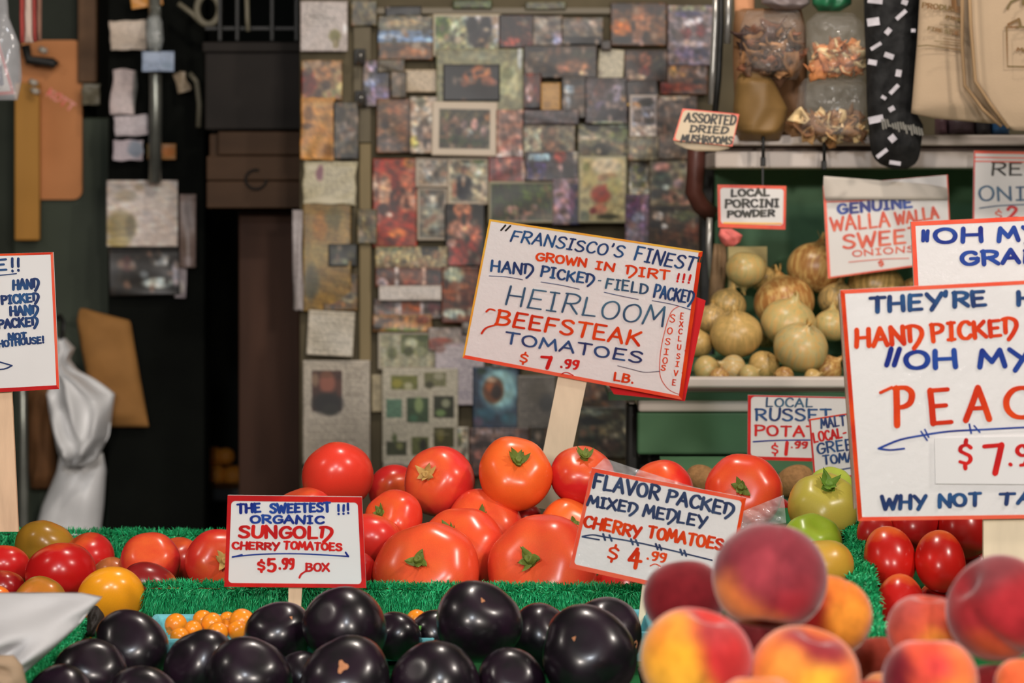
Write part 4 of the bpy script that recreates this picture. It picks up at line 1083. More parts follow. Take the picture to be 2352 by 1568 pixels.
def place(o, it, dirv, roll=0.0, sq=(1, 1, 1)):
    d = Vector(dirv).normalized()
    q = Vector((0, 0, 1)).rotation_difference(d) @ Quaternion((0, 0, 1), roll)
    o.rotation_mode = 'QUATERNION'
    o.rotation_quaternion = q
    s = it['r'] * it['Y'] / FP
    o.location = P(it['px'], it['py'], it['Y'])
    o.scale = (s * sq[0], s * sq[1], s * sq[2])
    R = q.to_matrix() * s
    it['low'] = o.location.z + min((R @ v.co).z for v in o.data.vertices)


def sdir(it, sx, sy, top=1.0):
    """stem direction from where the stem shows on the fruit's disc"""
    dx, dz = (sx - it['px']) / it['r'] / top, -(sy - it['py']) / it['r'] / top
    q = min(.95, dx * dx + dz * dz)
    return (dx, -math.sqrt(1 - q), dz)


RED, ORR, DRD, PNK = (196, 44, 34), (214, 76, 36), (150, 22, 20), (190, 40, 38)
# px, py, r, Y, shape, colour, stem (x, y) or None, calyx set, label
T = [
 (775, 1094, 84, 3.17, 'round', (208, 56, 40), None, None, 'stemless round red tomato at the top left of the pile'),
 (1009, 1105, 82, 3.15, 'round', (204, 48, 42), (983, 1084), 'd', 'red tomato with a dry tan stem, second of the top row'),
 (1183, 1088, 87, 3.10, 'round2', (216, 84, 34), (1190, 1053), 'g', 'orange red tomato with green stem, biggest of the top row'),
 (1336, 1092, 73, 3.11, 'round', (186, 34, 34), (1342, 1046), 'g', 'deep red tomato right of the pale wooden stick'),
 (903, 1124, 58, 3.32, 'round', (188, 36, 34), (922, 1132), 'g', 'small red tomato peeking from behind the top row'),
 (903, 1196, 72, 3.06, 'round2', (206, 56, 38), (876, 1172), 'g', 'tomato just right of the upper corner of the sungold sign'),
 (1112, 1214, 92, 3.07, 'round2', (206, 54, 38), (1104, 1183), 'g', 'red tomato with a browned stem in the second row'),
 (1055, 1268, 108, 3.0, 'beef', (208, 62, 40), (1034, 1222), 'g', 'wide red tomato above the front left beefsteak'),
 (981, 1314, 120, 2.91, 'beef', (212, 70, 42), (965, 1277), 'g', 'front beefsteak tomato left of centre with ragged green stem'),
 (1247, 1310, 130, 2.915, 'beef', (210, 64, 42), (1218, 1275), 'g', 'largest front beefsteak tomato beside the flavor packed sign'),
 (856, 1240, 68, 3.0, 'round', (196, 46, 38), None, None, 'red tomato half behind the right edge of the sungold sign'),
 (806, 1318, 60, 2.93, 'round', (160, 26, 24), None, None, 'dark red tomato at the lower right corner of the sungold sign'),
 (1304, 1216, 70, 3.08, 'round2', (216, 88, 36), (1318, 1196), 'g', 'orange tomato cut off by the flavor packed sign'),
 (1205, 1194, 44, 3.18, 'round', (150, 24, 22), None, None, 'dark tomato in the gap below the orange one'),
 (1300, 1268, 72, 3.0, 'round2', (206, 66, 40), (1292, 1228), 'g', 'ribbed tomato tucked behind the largest beefsteak'),
 (1520, 1128, 74, 3.12, 'round', (198, 40, 32), (1490, 1100), None, 'red tomato rising above the middle of the flavor packed sign'),
 (1706, 1134, 92, 3.05, 'beef', (206, 56, 36), (1697, 1113), 'g', 'red tomato with big green stem right of the flavor packed sign'),
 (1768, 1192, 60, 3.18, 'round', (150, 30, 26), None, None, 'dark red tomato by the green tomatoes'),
 (1420, 1368, 72, 2.95, 'round', (184, 36, 30), None, None, 'red tomato under the flavor packed sign'),
 (690, 1186, 78, 3.06, 'round2', (200, 44, 38), (666, 1128), None, 'tomato showing only its top over the sungold sign'),
 (1640, 1205, 66, 2.98, 'round', (186, 36, 32), None, None, 'red tomato behind the right end of the flavor packed sign'),
 (1550, 1220, 75, 3.0, 'round', (190, 38, 32), None, None, None),
 (1440, 1260, 78, 3.0, 'round', (190, 38, 32), None, None, None),
 (600, 1230, 76, 3.02, 'round', (190, 38, 32), None, None, None),
 (720, 1270, 76, 2.98, 'round', (190, 38, 32), None, None, None),
 (500, 1292, 76, 2.96, 'round2', (198, 46, 38), (520, 1280), 'd', 'red tomato touching the left edge of the sungold sign'),
 (345, 1290, 70, 3.0, 'round', (192, 38, 38), (345, 1255), None, 'rosy red tomato above the maroon plum tomato'),
 (404, 1288, 62, 3.1, 'round', (190, 38, 34), (394, 1240), None, 'red tomato behind the rosy one on the left'),
 (536, 1268, 60, 3.1, 'round', (176, 40, 36), None, None, 'tomato peak left of the top of the sungold sign'),
 (344, 1348, 55, 2.93, 'roma', (122, 26, 26), None, None, 'maroon plum shaped tomato'),
 (257, 1370, 80, 2.80, 'oval', (232, 146, 28), None, None, 'bright yellow orange tomato at the front left'),
 (140, 1318, 82, 2.90, 'round', (170, 20, 20), None, None, 'glossy deep red tomato left of the yellow one'),
 (196, 1288, 70, 3.04, 'round', (178, 30, 28), (156, 1236), None, 'red tomato behind the glossy deep red one'),
 (105, 1258, 74, 3.12, 'round2', (150, 110, 34), None, None, 'olive gold tomato at the back left'),
 (12, 1300, 56, 3.0, 'round', (180, 26, 26), None, None, 'red tomato at the left edge of the frame'),
 (10, 1352, 50, 2.9, 'round', (134, 18, 20), None, None, 'dark red tomato low at the left edge'),
 (92, 1390, 66, 2.78, 'round2', (142, 100, 30), (88, 1366), None, 'olive brown tomato rising from behind the white paper'),
 (-8, 1378, 34, 2.76, 'cherry', (232, 110, 30), None, None, 'small orange tomato cut by the left frame edge'),
 (258, 1320, 44, 3.02, 'round', (176, 100, 56), None, None, 'tan tomato in the gap behind the yellow one'),
 # romas at the right
 (2043, 1282, 60, 2.72, 'roma', (186, 28, 22), None, None, 'left of the two front roma tomatoes under the peach sign'),
 (2160, 1288, 58, 2.70, 'roma', (192, 28, 22), None, None, 'right of the two front roma tomatoes under the peach sign'),
 (2068, 1386, 56, 2.62, 'roma', (184, 26, 22), None, None, 'lowest roma tomato above the gap between the peach piles'),
 (2012, 1226, 44, 2.84, 'roma', (160, 26, 24), None, None, 'dim roma tomato at the left back under the peach sign'),
 (2102, 1196, 54, 2.84, 'roma', (176, 26, 26), None, None, 'roma tomato with a small highlight right below the peach sign'),
 (2214, 1212, 60, 2.84, 'roma', (178, 26, 22), None, None, 'roma tomato left of the wide beige stick'),
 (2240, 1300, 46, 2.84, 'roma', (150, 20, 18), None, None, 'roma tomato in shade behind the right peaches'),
 (2150, 1400, 52, 2.72, 'roma', (170, 24, 20), None, None, None),
 # green ones
 (1912, 1118, 52, 3.12, 'green', (160, 180, 66), (1920, 1082), None, 'light green tomato at the back beside the peach sign'),
 (1892, 1164, 84, 2.94, 'green', (168, 150, 62), (1898, 1112), 't', 'yellow green tomato with a curly green stem'),
 (1866, 1242, 68, 2.80, 'green', (140, 172, 34), (1876, 1200), None, 'bright green tomato between the peaches and the yellow green one'),
 (1886, 1300, 76, 2.66, 'green', (176, 134, 46), None, None, 'ochre green tomato right behind the top peach'),
]
items = [dict(px=a[0], py=a[1], r=a[2], Y=a[3], q={'beef': .97, 'roma': 1.05}.get(a[4], .95), fix=k in (2, 3, 8, 9)) for k, a in enumerate(T)]
solve(items)
for a, it in zip(T, items):
    rnd = random.Random(int(a[0] * 31 + a[1]))
    o = ob('green_tomato' if a[4] == 'green' else 'tomato', TM[a[4]])
    tag(o, a[8], 'tomato', None)
    if a[6]: d = sdir(it, *a[6], TOP[a[4]] + .05)
    elif a[4] == 'roma' and a[1] > 1340 and a[0] < 1000: d = (.85, .3, -.35)
    elif a[4] == 'roma': d = (rnd.uniform(-.2, .2), .62, rnd.uniform(.7, .9))
    elif a[4] in ('beef', 'green'): d = (rnd.uniform(-.1, .1), .25, 1)
    else: d = (rnd.uniform(-.4, .4), rnd.uniform(.3, .8), rnd.uniform(.5, 1))
    place(o, it, d, rnd.uniform(0, 6), (1, 1, 1))
    o.color = alb(a[5], 1.18)
    if a[8] is None:
        o['label'] = 'red tomato hidden inside the pile behind a price sign'
        o['group'] = 'tomatoes hidden behind the signs'
    if a[7]:
        me, ms = {'g': CALYX[rnd.randrange(3)], 'd': CALYXD[0], 't': CALYXT[0]}[a[7]]
        c = ob('calyx', me, o)
        c.location = (0, 0, TOP[a[4]] + .015)
        c.rotation_euler = (0, 0, rnd.uniform(0, 6))
        s = ob('stem_stub', ms, c)

# potatoes behind
POT = mat('potato_skin', alb((120, 88, 54), 1.7), .8, .2, var=.2, scale=4, bump=.3)
pm = lathe_mesh('potato_skin', fruit_fn(9, q=.8, dimple=0, lump=.05, amp=0), POT)
for i, (x, y, r, lb) in enumerate([(1612, 1102, 42, 'brown potato between the two top tomatoes'), (1826, 1104, 44, 'brown potato behind the red tomato with the big stem'), (1655, 1112, 30, 'small potato mostly hidden behind the tomato')]):
    o = ob('potato', pm)
    tag(o, lb, 'potato')
    place(o, dict(px=x, py=y, r=r, Y=3.42), (.4 * (-1) ** i, .2, .9), i)

# cherry tomatoes and their blue pulp boxes
CT = [(404, 1434, 26, 2.70, None), (443, 1446, 22, 2.66, None), (466, 1424, 24, 2.72, None), (487, 1431, 25, 2.675, None), (522, 1424, 20, 2.74, None), (556, 1426, 29, 2.68, None),
      (546, 1448, 24, 2.64, None), (500, 1452, 24, 2.63, None), (412, 1462, 22, 2.64, None), (682, 1412, 22, 2.70, None), (957, 1424, 25, 2.68, None), (520, 1440, 20, 2.69, None), (203, 1458, 10, 2.64, None)]
CL = ['gold cherry tomato with a wrinkled calyx, leftmost in the blue box', 'small gold cherry tomato right of the wrinkled one', 'gold cherry tomato at the back middle of the box', 'front middle gold cherry tomato with a clear highlight',
      'half hidden cherry tomato at the back of the box', 'biggest gold cherry tomato, at the right of the box', 'cherry tomato under the biggest gold one', 'cherry tomato low at the box front', 'cherry tomato sinking behind the dark eggplant at box left',
      'cherry tomato at the foot of the sungold sign stick', 'lone gold cherry tomato between two eggplants', 'shaded cherry tomato in the box centre', 'tiny orange cherry tomato left of the eggplants']
ci = [dict(px=a[0], py=a[1], r=a[2], Y=a[3]) for a in CT]
solve(ci, .95)
for k, it in enumerate(ci):
    o = ob('cherry_tomato', TM['cherry'])
    tag(o, CL[k], 'tomato')
    d = (-.35, -.8, -.35) if k == 0 else (random.Random(k).uniform(-1, 1), .5, .6)
    place(o, it, d, k)
    o.color = alb((232, 134, 30), 1.15)
    if k == 0:
        c = ob('calyx', calyx_mesh(77, .5, 6, .1, mat('gold_calyx', alb((196, 116, 34), 1.1), .6))[0], o)
        c.location = (0, 0, .9)

PULP = mat('blue_pulp', alb((96, 164, 172), 1.25), .85, .15, var=.1, scale=40, bump=.35)


def pulp_box(label, x0, x1, yt, Yf, Yb, zb):
    """open moulded box: rim, four sloping walls, floor"""
    a, b = P(x0, yt, Yb), P(x1, yt, Yb)
    zt = a.z
    t, ins = .004, .012
    V, F = [], []
    for (xa, xb, ya, yb, z) in ((a.x, b.x, Yf, Yb, zt), (a.x + ins, b.x - ins, Yf + ins, Yb - ins, zb), (a.x + ins + t, b.x - ins - t, Yf + ins + t, Yb - ins - t, zb + t), (a.x + t * 2, b.x - t * 2, Yf + t * 2, Yb - t * 2, zt - .0005)):
        V += [(xa, ya, z), (xb, ya, z), (xb, yb, z), (xa, yb, z)]
    for k in range(4):
        j = (k + 1) % 4
        F += [(k, j, 4 + j, 4 + k), (8 + k, 8 + j, 12 + j, 12 + k), (12 + k, 12 + j, j, k)]
    F += [(4, 5, 6, 7), (8, 11, 10, 9)]
    o = mk('pulp_box', V, F, PULP)
    m = o.modifiers.new('edge', 'BEVEL'); m.width = .004; m.segments = 2
    return tag(o, label, 'box')


ZB = P(0, 1500, 2.66).z
pulp_box('blue moulded pulp box of gold cherry tomatoes', 352, 604, 1408, 2.585, 2.745, ZB)
pulp_box('blue pulp box mostly hidden behind the middle eggplants', 640, 1010, 1412, 2.6, 2.745, ZB)
pulp_box('blue pulp box whose rim shows right of the tall eggplant', 1160, 1330, 1400, 2.6, 2.745, ZB)
pulp_box('blue pulp box at the foot of the flavor packed sign stick', 1420, 1492, 1398, 2.6, 2.745, ZB)

# eggplants
EGG = mat('eggplant_skin', (0.006, 0.0045, 0.0065, 1), .29, .45, color2=(0.014, 0.006, 0.013, 1), scale=1.6, coat=.25)
EGG.node_tree.nodes['Principled BSDF'].inputs['Coat Roughness'].default_value = .16
SCAR = mat('corky_scar', alb((176, 120, 84), 1.0), .8, .2, var=.25, scale=60)


def egg_fn(seed, q=1.12, fold=.0):
    r = random.Random(seed)
    p1, p2 = r.uniform(0, 6), r.uniform(0, 6)

    def f(t, p):
        s, c = math.sin(t), math.cos(t)
        rr = 1 + .045 * math.cos(2 * p + p1) + .03 * math.cos(3 * p + p2) * s + .012 * math.cos(7 * p + p2) * s * c - fold * math.exp(-((math.atan2(math.sin(p - p1), math.cos(p - p1))) / .25) ** 2) * s
        rad = (s ** .9 if s > 0 else 0) * rr * (1 - .10 * c)
        z = c * q - .05 * math.exp(-((math.pi - t) / .25) ** 2) * -1
        return (rad * math.cos(p), rad * math.sin(p), z)
    return f


EM = [lathe_mesh('eggplant_skin', egg_fn(s, q, fo), EGG, 44, 28) for s, q, fo in ((1, 1.02, 0), (2, .95, .06), (3, 1.08, 0))]
E = [
 (300, 1492, 88, 2.50, 1, 'eggplant with a dark dimple in front of the yellow tomato'),
 (206, 1554, 84, 2.42, 0, 'eggplant second from the left in the middle row'),
 (464, 1532, 84, 2.46, 1, 'two humped eggplant in front of the gold cherry tomatoes'),
 (641, 1462, 76, 2.55, 0, 'round eggplant below the sungold sign stick'),
 (797, 1442, 92, 2.50, 2, 'tall eggplant right of the sungold sign'),
 (1096, 1432, 96, 2.46, 1, 'tallest eggplant with a notched top in the centre'),
 (912, 1462, 56, 2.62, 0, 'shaded eggplant left of the lone gold cherry tomato'),
 (1236, 1468, 74, 2.60, 2, 'lying eggplant right of the tallest one'),
 (1352, 1508, 112, 2.38, 1, 'huge shiny eggplant next to the peaches'),
 (1392, 1462, 84, 2.54, 0, 'brown sided eggplant behind the huge one'),
 (568, 1566, 96, 2.38, 2, 'front eggplant below the round one at left'),
 (795, 1572, 106, 2.34, 1, 'front eggplant with a corky scar'),
 (1004, 1574, 100, 2.36, 0, 'front eggplant with a purple sheen, left of centre'),
 (1172, 1580, 84, 2.38, 2, 'front eggplant between the centre and the huge one'),
 (136, 1616, 82, 2.32, 0, 'eggplant in the lower left corner beside the turf'),
 (330, 1622, 86, 2.30, 2, 'eggplant cut by the bottom edge left'),
 (1000, 1462, 60, 2.62, 2, 'cone shaped dark eggplant behind the tallest one'),
 (690, 1560, 60, 2.46, 0, 'shaded eggplant between two front ones'),
]
ei = [dict(px=a[0], py=a[1], r=a[2], Y=a[3]) for a in E]
solve(ei, .97)
scars = {11: (792, 1510, .16), 9: (1446, 1476, .22), 8: (1314, 1447, .05), 5: (1110, 1364, .07), 3: (672, 1412, .05), 16: (955, 1440, .04)}
for k, (a, it) in enumerate(zip(E, ei)):
    o = ob('eggplant', EM[a[4]])
    rnd = random.Random(k + 50)
    tag(o, a[5], 'eggplant')
    d = Vector((rnd.uniform(-.5, .5), .6, -rnd.uniform(.3, .9)))
    place(o, it, d, rnd.uniform(0, 6))
    if k in scars:
        sx, sy, sr = scars[k]
        n = Vector(sdir(it, sx, sy))
        V, F = [Vector((0, 0, 0))], []
        ax = n.cross(Vector((0, 0, 1))).normalized()
        ay = n.cross(ax)
        NN = 14
        for i in range(NN):
            an = 6.2832 * i / NN
            rr = sr * (1 + .35 * math.sin(3 * an + k)) * (1.0 if k != 9 else 1.0)
            V.append((ax * math.cos(an) * rr * .7 + ay * math.sin(an) * rr))
        s = it['r'] * it['Y'] / FP
        c = o.location
        M = o.rotation_quaternion.to_matrix()
        # project the patch onto the skin by ray casting in the fruit's own space
        W = []
        for v in V:
            dirl = M.transposed() @ (n + v).normalized()
            W.append(dirl)
        me_ = EM[a[4]]
        bv = BVHTree.FromPolygons([x.co for x in me_.vertices], [tuple(p.vertices) for p in me_.polygons])
        W2 = []
        for dl in W:
            loc = bv.ray_cast(dl * 3, -dl)[0]
            W2.append(loc * 1.006)
        me2 = bpy.data.meshes.new('corky_scar')
        me2.from_pydata(W2, [], [(0, 1 + i, 1 + (i + 1) % NN) for i in range(NN)])
        me2.materials.append(SCAR)
        ob('corky_scar', me2, o)

# peaches
PEACH = mat('peach_skin', rough=.8, spec=.08, attr='print', var=.16, scale=3.2, sheen=.8, bump=.12, bumpscale=260)
YEL, ORP, CRI, MAR, SAL = (240, 168, 54), (234, 134, 58), (176, 42, 40), (112, 30, 34), (212, 96, 66)


def peach_fn(groove):
    gx = groove

    def f(t, p):
        s, c = math.sin(t), math.cos(t)
        dp = math.atan2(math.sin(p - gx), math.cos(p - gx))
        g = .11 * math.exp(-(dp / .15) ** 2) * (s ** .5 if s > 0 else 0) + .03 * math.exp(-(dp / .5) ** 2) * s
        rad = (s ** .93 if s > 0 else 0) * (1 - g + .015 * math.cos(2 * p))
        z = c * .95 - .20 * math.exp(-(t / .26) ** 2) - .06 * math.exp(-(t / .6) ** 2) + .05 * math.exp(-((math.pi - t) / .3) ** 2)
        return (rad * math.cos(p), rad * math.sin(p), z)
    return f


# px, py, r, Y, stem end direction, groove angle, base, colour patches (view-independent directions), label
PE = [
 (1768, 1326, 131, 1.86, (-.12, -.35, -1), -1.45, (122, 46, 54), [((-.72, -.5, -.5), .62, (222, 124, 60)), ((-.3, -.9, .12), .4, (150, 58, 66)), ((.32, -.8, -.42), .42, (160, 46, 54)), ((-.1, -.6, -.8), .25, (226, 130, 70))], 'big maroon peach on top of the left peach pile'),
 (1572, 1372, 94, 2.02, (-.1, .4, 1), .5, (118, 30, 36), [((-.2, -.9, 0), .5, (128, 32, 38))], 'dark maroon peach at the left side of the pile'),
 (1906, 1412, 96, 1.98, (.3, .5, .8), 2.5, (228, 124, 48), [((-.8, -.6, .2), .8, (168, 40, 38)), ((.4, -.8, 0), .6, (236, 146, 52))], 'orange peach with a crimson side behind the top one'),
 (1600, 1516, 128, 1.74, (.25, -.15, 1), -1.2, (196, 56, 48), [((-.8, -.6, .1), 1.0, (240, 160, 46)), ((-.3, -.7, -.6), .8, YEL), ((.7, -.6, .2), .8, (176, 44, 44)), ((.1, -.5, .85), .5, (170, 60, 60)), ((-.6, -.4, .7), .5, (236, 140, 50))], 'yellow peach with red blush in the lower left of the pile'),
 (1848, 1556, 126, 1.74, (.25, -.2, 1), -1.9, (228, 122, 56), [((.1, -.95, .1), .45, YEL), ((.1, -.5, .9), .6, (150, 52, 54)), ((.4, -.5, .75), .4, (140, 44, 50)), ((-.5, -.8, .3), .4, (230, 140, 60))], 'orange peach with a dark red shoulder, bottom middle'),
 (1742, 1640, 100, 1.62, (0, .2, 1), 1, (216, 110, 60), [((0, -.7, .7), .8, (214, 120, 66))], 'orange peach cut off by the bottom edge'),
 (2294, 1396, 122, 1.86, (-.7, -.25, .55), -1.0, (140, 38, 42), [((-.1, -.5, -.8), .7, (170, 70, 40)), ((-.3, -.4, .8), .6, (120, 52, 56)), ((.2, -.9, 0), .6, (160, 40, 46))], 'large crimson peach at the right edge'),
 (2126, 1446, 88, 1.92, (.05, -.05, 1), -1.3, (190, 76, 56), [((-.1, -.9, .2), .5, (198, 84, 58)), ((.1, -.9, -.25), .4, (232, 140, 56)), ((-.6, -.3, .6), .6, (168, 70, 60))], 'salmon peach above the right front peach'),
 (2136, 1562, 108, 1.72, (.0, .15, 1), -1.2, (206, 78, 54), [((-.9, -.3, .1), .75, (104, 24, 36)), ((.5, -.8, -.2), .6, (232, 140, 60)), ((.6, -.6, .5), .5, (222, 110, 62)), ((0, -.9, .5), .35, (200, 64, 60))], 'orange red peach with a wine dark left side'),
 (2024, 1520, 66, 2.06, (0, .3, 1), 1, (168, 62, 42), [((-.4, -.8, .3), .7, (160, 60, 44))], 'brownish red peach in the gap between the two piles'),
 (2352, 1570, 66, 1.76, (0, .3, 1), 1, (226, 112, 54), [((-.5, -.7, .5), .6, (216, 96, 56))], 'orange peach in the lower right corner'),
 (2030, 1590, 52, 1.9, (0, .4, 1), 1, (214, 136, 86), [], 'tan orange peach low between the piles'),
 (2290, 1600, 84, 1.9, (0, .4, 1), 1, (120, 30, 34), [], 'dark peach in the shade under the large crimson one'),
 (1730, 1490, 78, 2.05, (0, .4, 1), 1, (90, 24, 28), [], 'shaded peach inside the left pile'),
 (1990, 1640, 90, 1.78, (0, .3, 1), 1, (200, 80, 56), [], None),
 (1590, 1700, 96, 1.82, (0, .3, 1), 1, (200, 90, 56), [], None),
 (1880, 1720, 96, 1.84, (0, .3, 1), 1, (200, 90, 56), [], None),
 (2120, 1730, 96, 1.84, (0, .3, 1), 1, (200, 90, 56), [], None),
 (2300, 1740, 96, 1.84, (0, .3, 1), 1, (200, 90, 56), [], None),
 (1740, 1710, 90, 1.94, (0, .3, 1), 1, (200, 90, 56), [], None),
 (1500, 1690, 84, 1.98, (0, .3, 1), 1, (200, 90, 56), [], None),
]
GRV = {0: (.12, -1, 0), 1: (1, .2, 0), 3: (.25, -1, .2), 4: (-.05, -1, .5), 6: (-.75, -.7, .2), 7: (-.1, -1, .4), 8: (-.15, -1, .3)}
pi_ = [dict(px=a[0], py=a[1], r=a[2], Y=a[3]) for a in PE]
solve(pi_, .95)
for k, (a, it) in enumerate(zip(PE, pi_)):
    d = Vector(a[4]).normalized()
    q = Vector((0, 0, 1)).rotation_difference(d)
    M = q.to_matrix()
    base = np.array(alb(a[6], 1.05)[:3])
    pts = [(Vector(v[0]).normalized(), v[1], np.array(alb(v[2], 1.05)[:3])) for v in a[7]]
    nz = vnoise(k + 5, 8, 2.2)

    def cf(v):
        n = (M @ v).normalized()
        c = base.copy()
        for pd, ang, col in pts:
            an = math.acos(max(-1, min(1, n.dot(pd)))) + .16 * float(nz(n.x * 1.3 + n.z, n.z * 1.5 - n.y))
            w_ = max(0.0, min(1.0, (ang - an) / .62 + .5))
            w_ = w_ * w_ * (3 - 2 * w_)
            c = c * (1 - w_) + col * w_
        return c
    gl = M.transposed() @ Vector(GRV.get(k, (.2, -1, .1))).normalized()
    me = lathe_mesh('peach_skin', peach_fn(math.atan2(gl.y, gl.x)), PEACH, 72, 44, cols=cf)
    o = ob('peach', me)
    tag(o, a[8] or 'peach under the pile at the bottom edge', 'peach')
    o.rotation_mode = 'QUATERNION'
    o.rotation_quaternion = q
    s = it['r'] * it['Y'] / FP
    o.scale = (s, s, s)
    if not a[8]: o['group'] = 'peaches below the frame that carry the pile'
    o.location = P(it['px'], it['py'], it['Y'])
    it['low'] = o.location.z + min((M @ v.co).z for v in me.vertices) * s

# onions on the shelf
ON = mat('onion_paper', rough=.34, spec=.45, objcol=True, var=.22, scale=8, stretch=(1, 1, .10), color2=alb((172, 140, 84), 1.3), detail=2)
def onion_fn(seed, neck=.35):
    r = random.Random(seed)
    p1 = r.uniform(0, 6)
    def f(t, p):
        s, c = math.sin(t), math.cos(t)
        rad = (s if s > 0 else 0) ** .95 * (1 + .02 * math.cos(3 * p + p1)) * (1 + .012 * math.cos(11 * p))
        z = c * .86 + neck * math.exp(-(t / .20) ** 2)
        if t < .35: rad = max(rad * .75, .06 if t > 0 else 0)
        z -= .05 * math.exp(-((math.pi - t) / .2) ** 2) * -1
        return (rad * math.cos(p), rad * math.sin(p), z)
    return f
OM = [lathe_mesh('onion_skin', onion_fn(s, n), ON, 36, 26) for s, n in ((1, .4), (2, .2), (3, .55))]
def wisp_mesh(seed):
    r = random.Random(seed); V, F = [], []
    for k in range(7):
        a = r.uniform(0, 6.28); b = len(V)
        for i in range(4):
            s = i / 3; rad = .06 + .14 * s * r.uniform(.6, 1.3); z = .28 * s; wd = .05 * (1 - s) + .006
            V += [(rad * math.cos(a) - wd * math.sin(a), rad * math.sin(a) + wd * math.cos(a), z), (rad * math.cos(a) + wd * math.sin(a), rad * math.sin(a) - wd * math.cos(a), z)]
        for i in range(3): F.append((b + 2 * i, b + 2 * i + 2, b + 2 * i + 3, b + 2 * i + 1))
    me = bpy.data.meshes.new('dry_neck'); me.from_pydata(V, [], F); me.materials.append(CALD); return me
WM = [wisp_mesh(s) for s in (1, 2)]
GG, GO, OO = (176, 160, 104), (178, 148, 88), (160, 112, 62)
O = [
 (1713, 618, 47, 4.12, GG, (-.1, .1, -1), 'pale green onion standing highest at the left of the heap'),
 (1876, 616, 68, 4.12, OO, (.2, .1, 1), 'large brown skinned onion at the top of the heap'),
 (2012, 660, 66, 4.08, (150, 124, 70), (.3, .3, 1), 'dusky onion beside the grape sign'),
 (1672, 700, 42, 4.05, (160, 136, 84), (.3, .2, 1), 'small onion with dry neck at the left'),
 (1802, 694, 70, 4.04, (164, 112, 60), (-.2, .1, 1), 'coppery onion in the middle of the heap'),
 (1690, 768, 60, 3.93, GO, (-.1, -.5, .8), 'big yellow onion, left of the front pair'),
 (1812, 742, 64, 3.97, GG, (.2, -.3, .9), 'greenish white onion behind the front right one'),
 (1840, 798, 63, 3.88, (180, 164, 112), (.2, -.5, .8), 'shiny greenish onion at the front right'),
 (1910, 748, 42, 4.0, GG, (.1, .2, 1), 'small onion touching the peach sign'),
 (1602, 790, 36, 3.95, GO, (0, .2, 1), 'onion at the left behind the heirloom sign'),
 (1634, 734, 38, 4.0, (156, 132, 88), (.1, .2, 1), 'dull onion above it on the left side'),
 (1624, 850, 34, 3.88, GG, (.9, -.2, .3), 'front row onion farthest left'),
 (1682, 848, 34, 3.86, (190, 170, 124), (-.8, -.2, .4), 'front row onion under the big yellow one'),
 (1755, 840, 36, 3.9, GO, (.2, -.7, .6), 'front row onion with loose papery skin'),
 (1900, 848, 36, 3.88, OO, (.7, -.2, .6), 'tan onion on the lip beside the peach sign'),
 (1925, 690, 46, 4.08, (150, 128, 84), (.2, .3, 1), 'shaded onion under the large brown one'),
 (1752, 640, 34, 4.16, (150, 122, 72), (.1, .1, 1), 'small dull onion between the two highest'),
 (1758, 770, 34, 4.08, (128, 100, 56), (.1, .1, 1), 'dark onion in the gap of the heap'),
 (1722, 862, 26, 3.83, GG, (.8, -.3, .5), 'little onion on the lip, middle of the front row'), (1800, 866, 25, 3.82, OO, (-.7, -.4, .3), 'little tan onion on the lip under the shiny greenish one'), (1868, 868, 22, 3.83, GO, (.5, -.5, .4), 'smallest onion on the lip towards the peach sign'), (1652, 866, 24, 3.83, OO, (.2, -.4, 1), 'little brown onion on the lip left of the middle'),
 (1990, 740, 56, 4.0, GO, (.1, .1, 1), None), (1990, 820, 56, 3.9, GO, (.1, .1, 1), None), (2090, 760, 60, 4.0, OO, (.1, .1, 1), None), (2100, 840, 50, 3.9, GO, (.1, .1, 1), None), (2110, 680, 50, 4.1, OO, (.1, .1, 1), None),
 (1540, 840, 40, 3.9, GO, (.1, .1, 1), None), (1560, 770, 40, 4.0, GO, (.1, .1, 1), None),
]
oi_ = [dict(px=a[0], py=a[1], r=a[2], Y=a[3], q=.96) for a in O]
solve(oi_, .93)
for k, (a, it) in enumerate(zip(O, oi_)):
    o = ob('onion', OM[k % 3])
    tag(o, a[6] or 'yellow onion out of sight behind a price sign', 'onion', None if a[6] else 'onions hidden behind the signs')
    place(o, it, a[5], k * 1.3)
    o.color = alb(a[4], 1.25)
    c = ob('dry_neck', WM[k % 2], o)
    c.location = (0, 0, 1.0)

# oranges in the passage
for k, (x, y, r, lb) in enumerate([(492, 1092, 29, 'left orange of the bottom row far back'), (536, 1094, 28, 'right orange of the bottom row far back'), (488, 1050, 27, 'upper left orange far back'), (518, 1048, 22, 'upper right orange far back')]):
    o = ob('orange', lathe_mesh('orange_peel', fruit_fn(k, q=.95, dimple=.05, amp=0, lump=.01), OR, 24, 14))
    tag(o, lb, 'orange')
    place(o, dict(px=x, py=y, r=r, Y=6.15 + .05 * (k > 1)), (0, 0, 1))


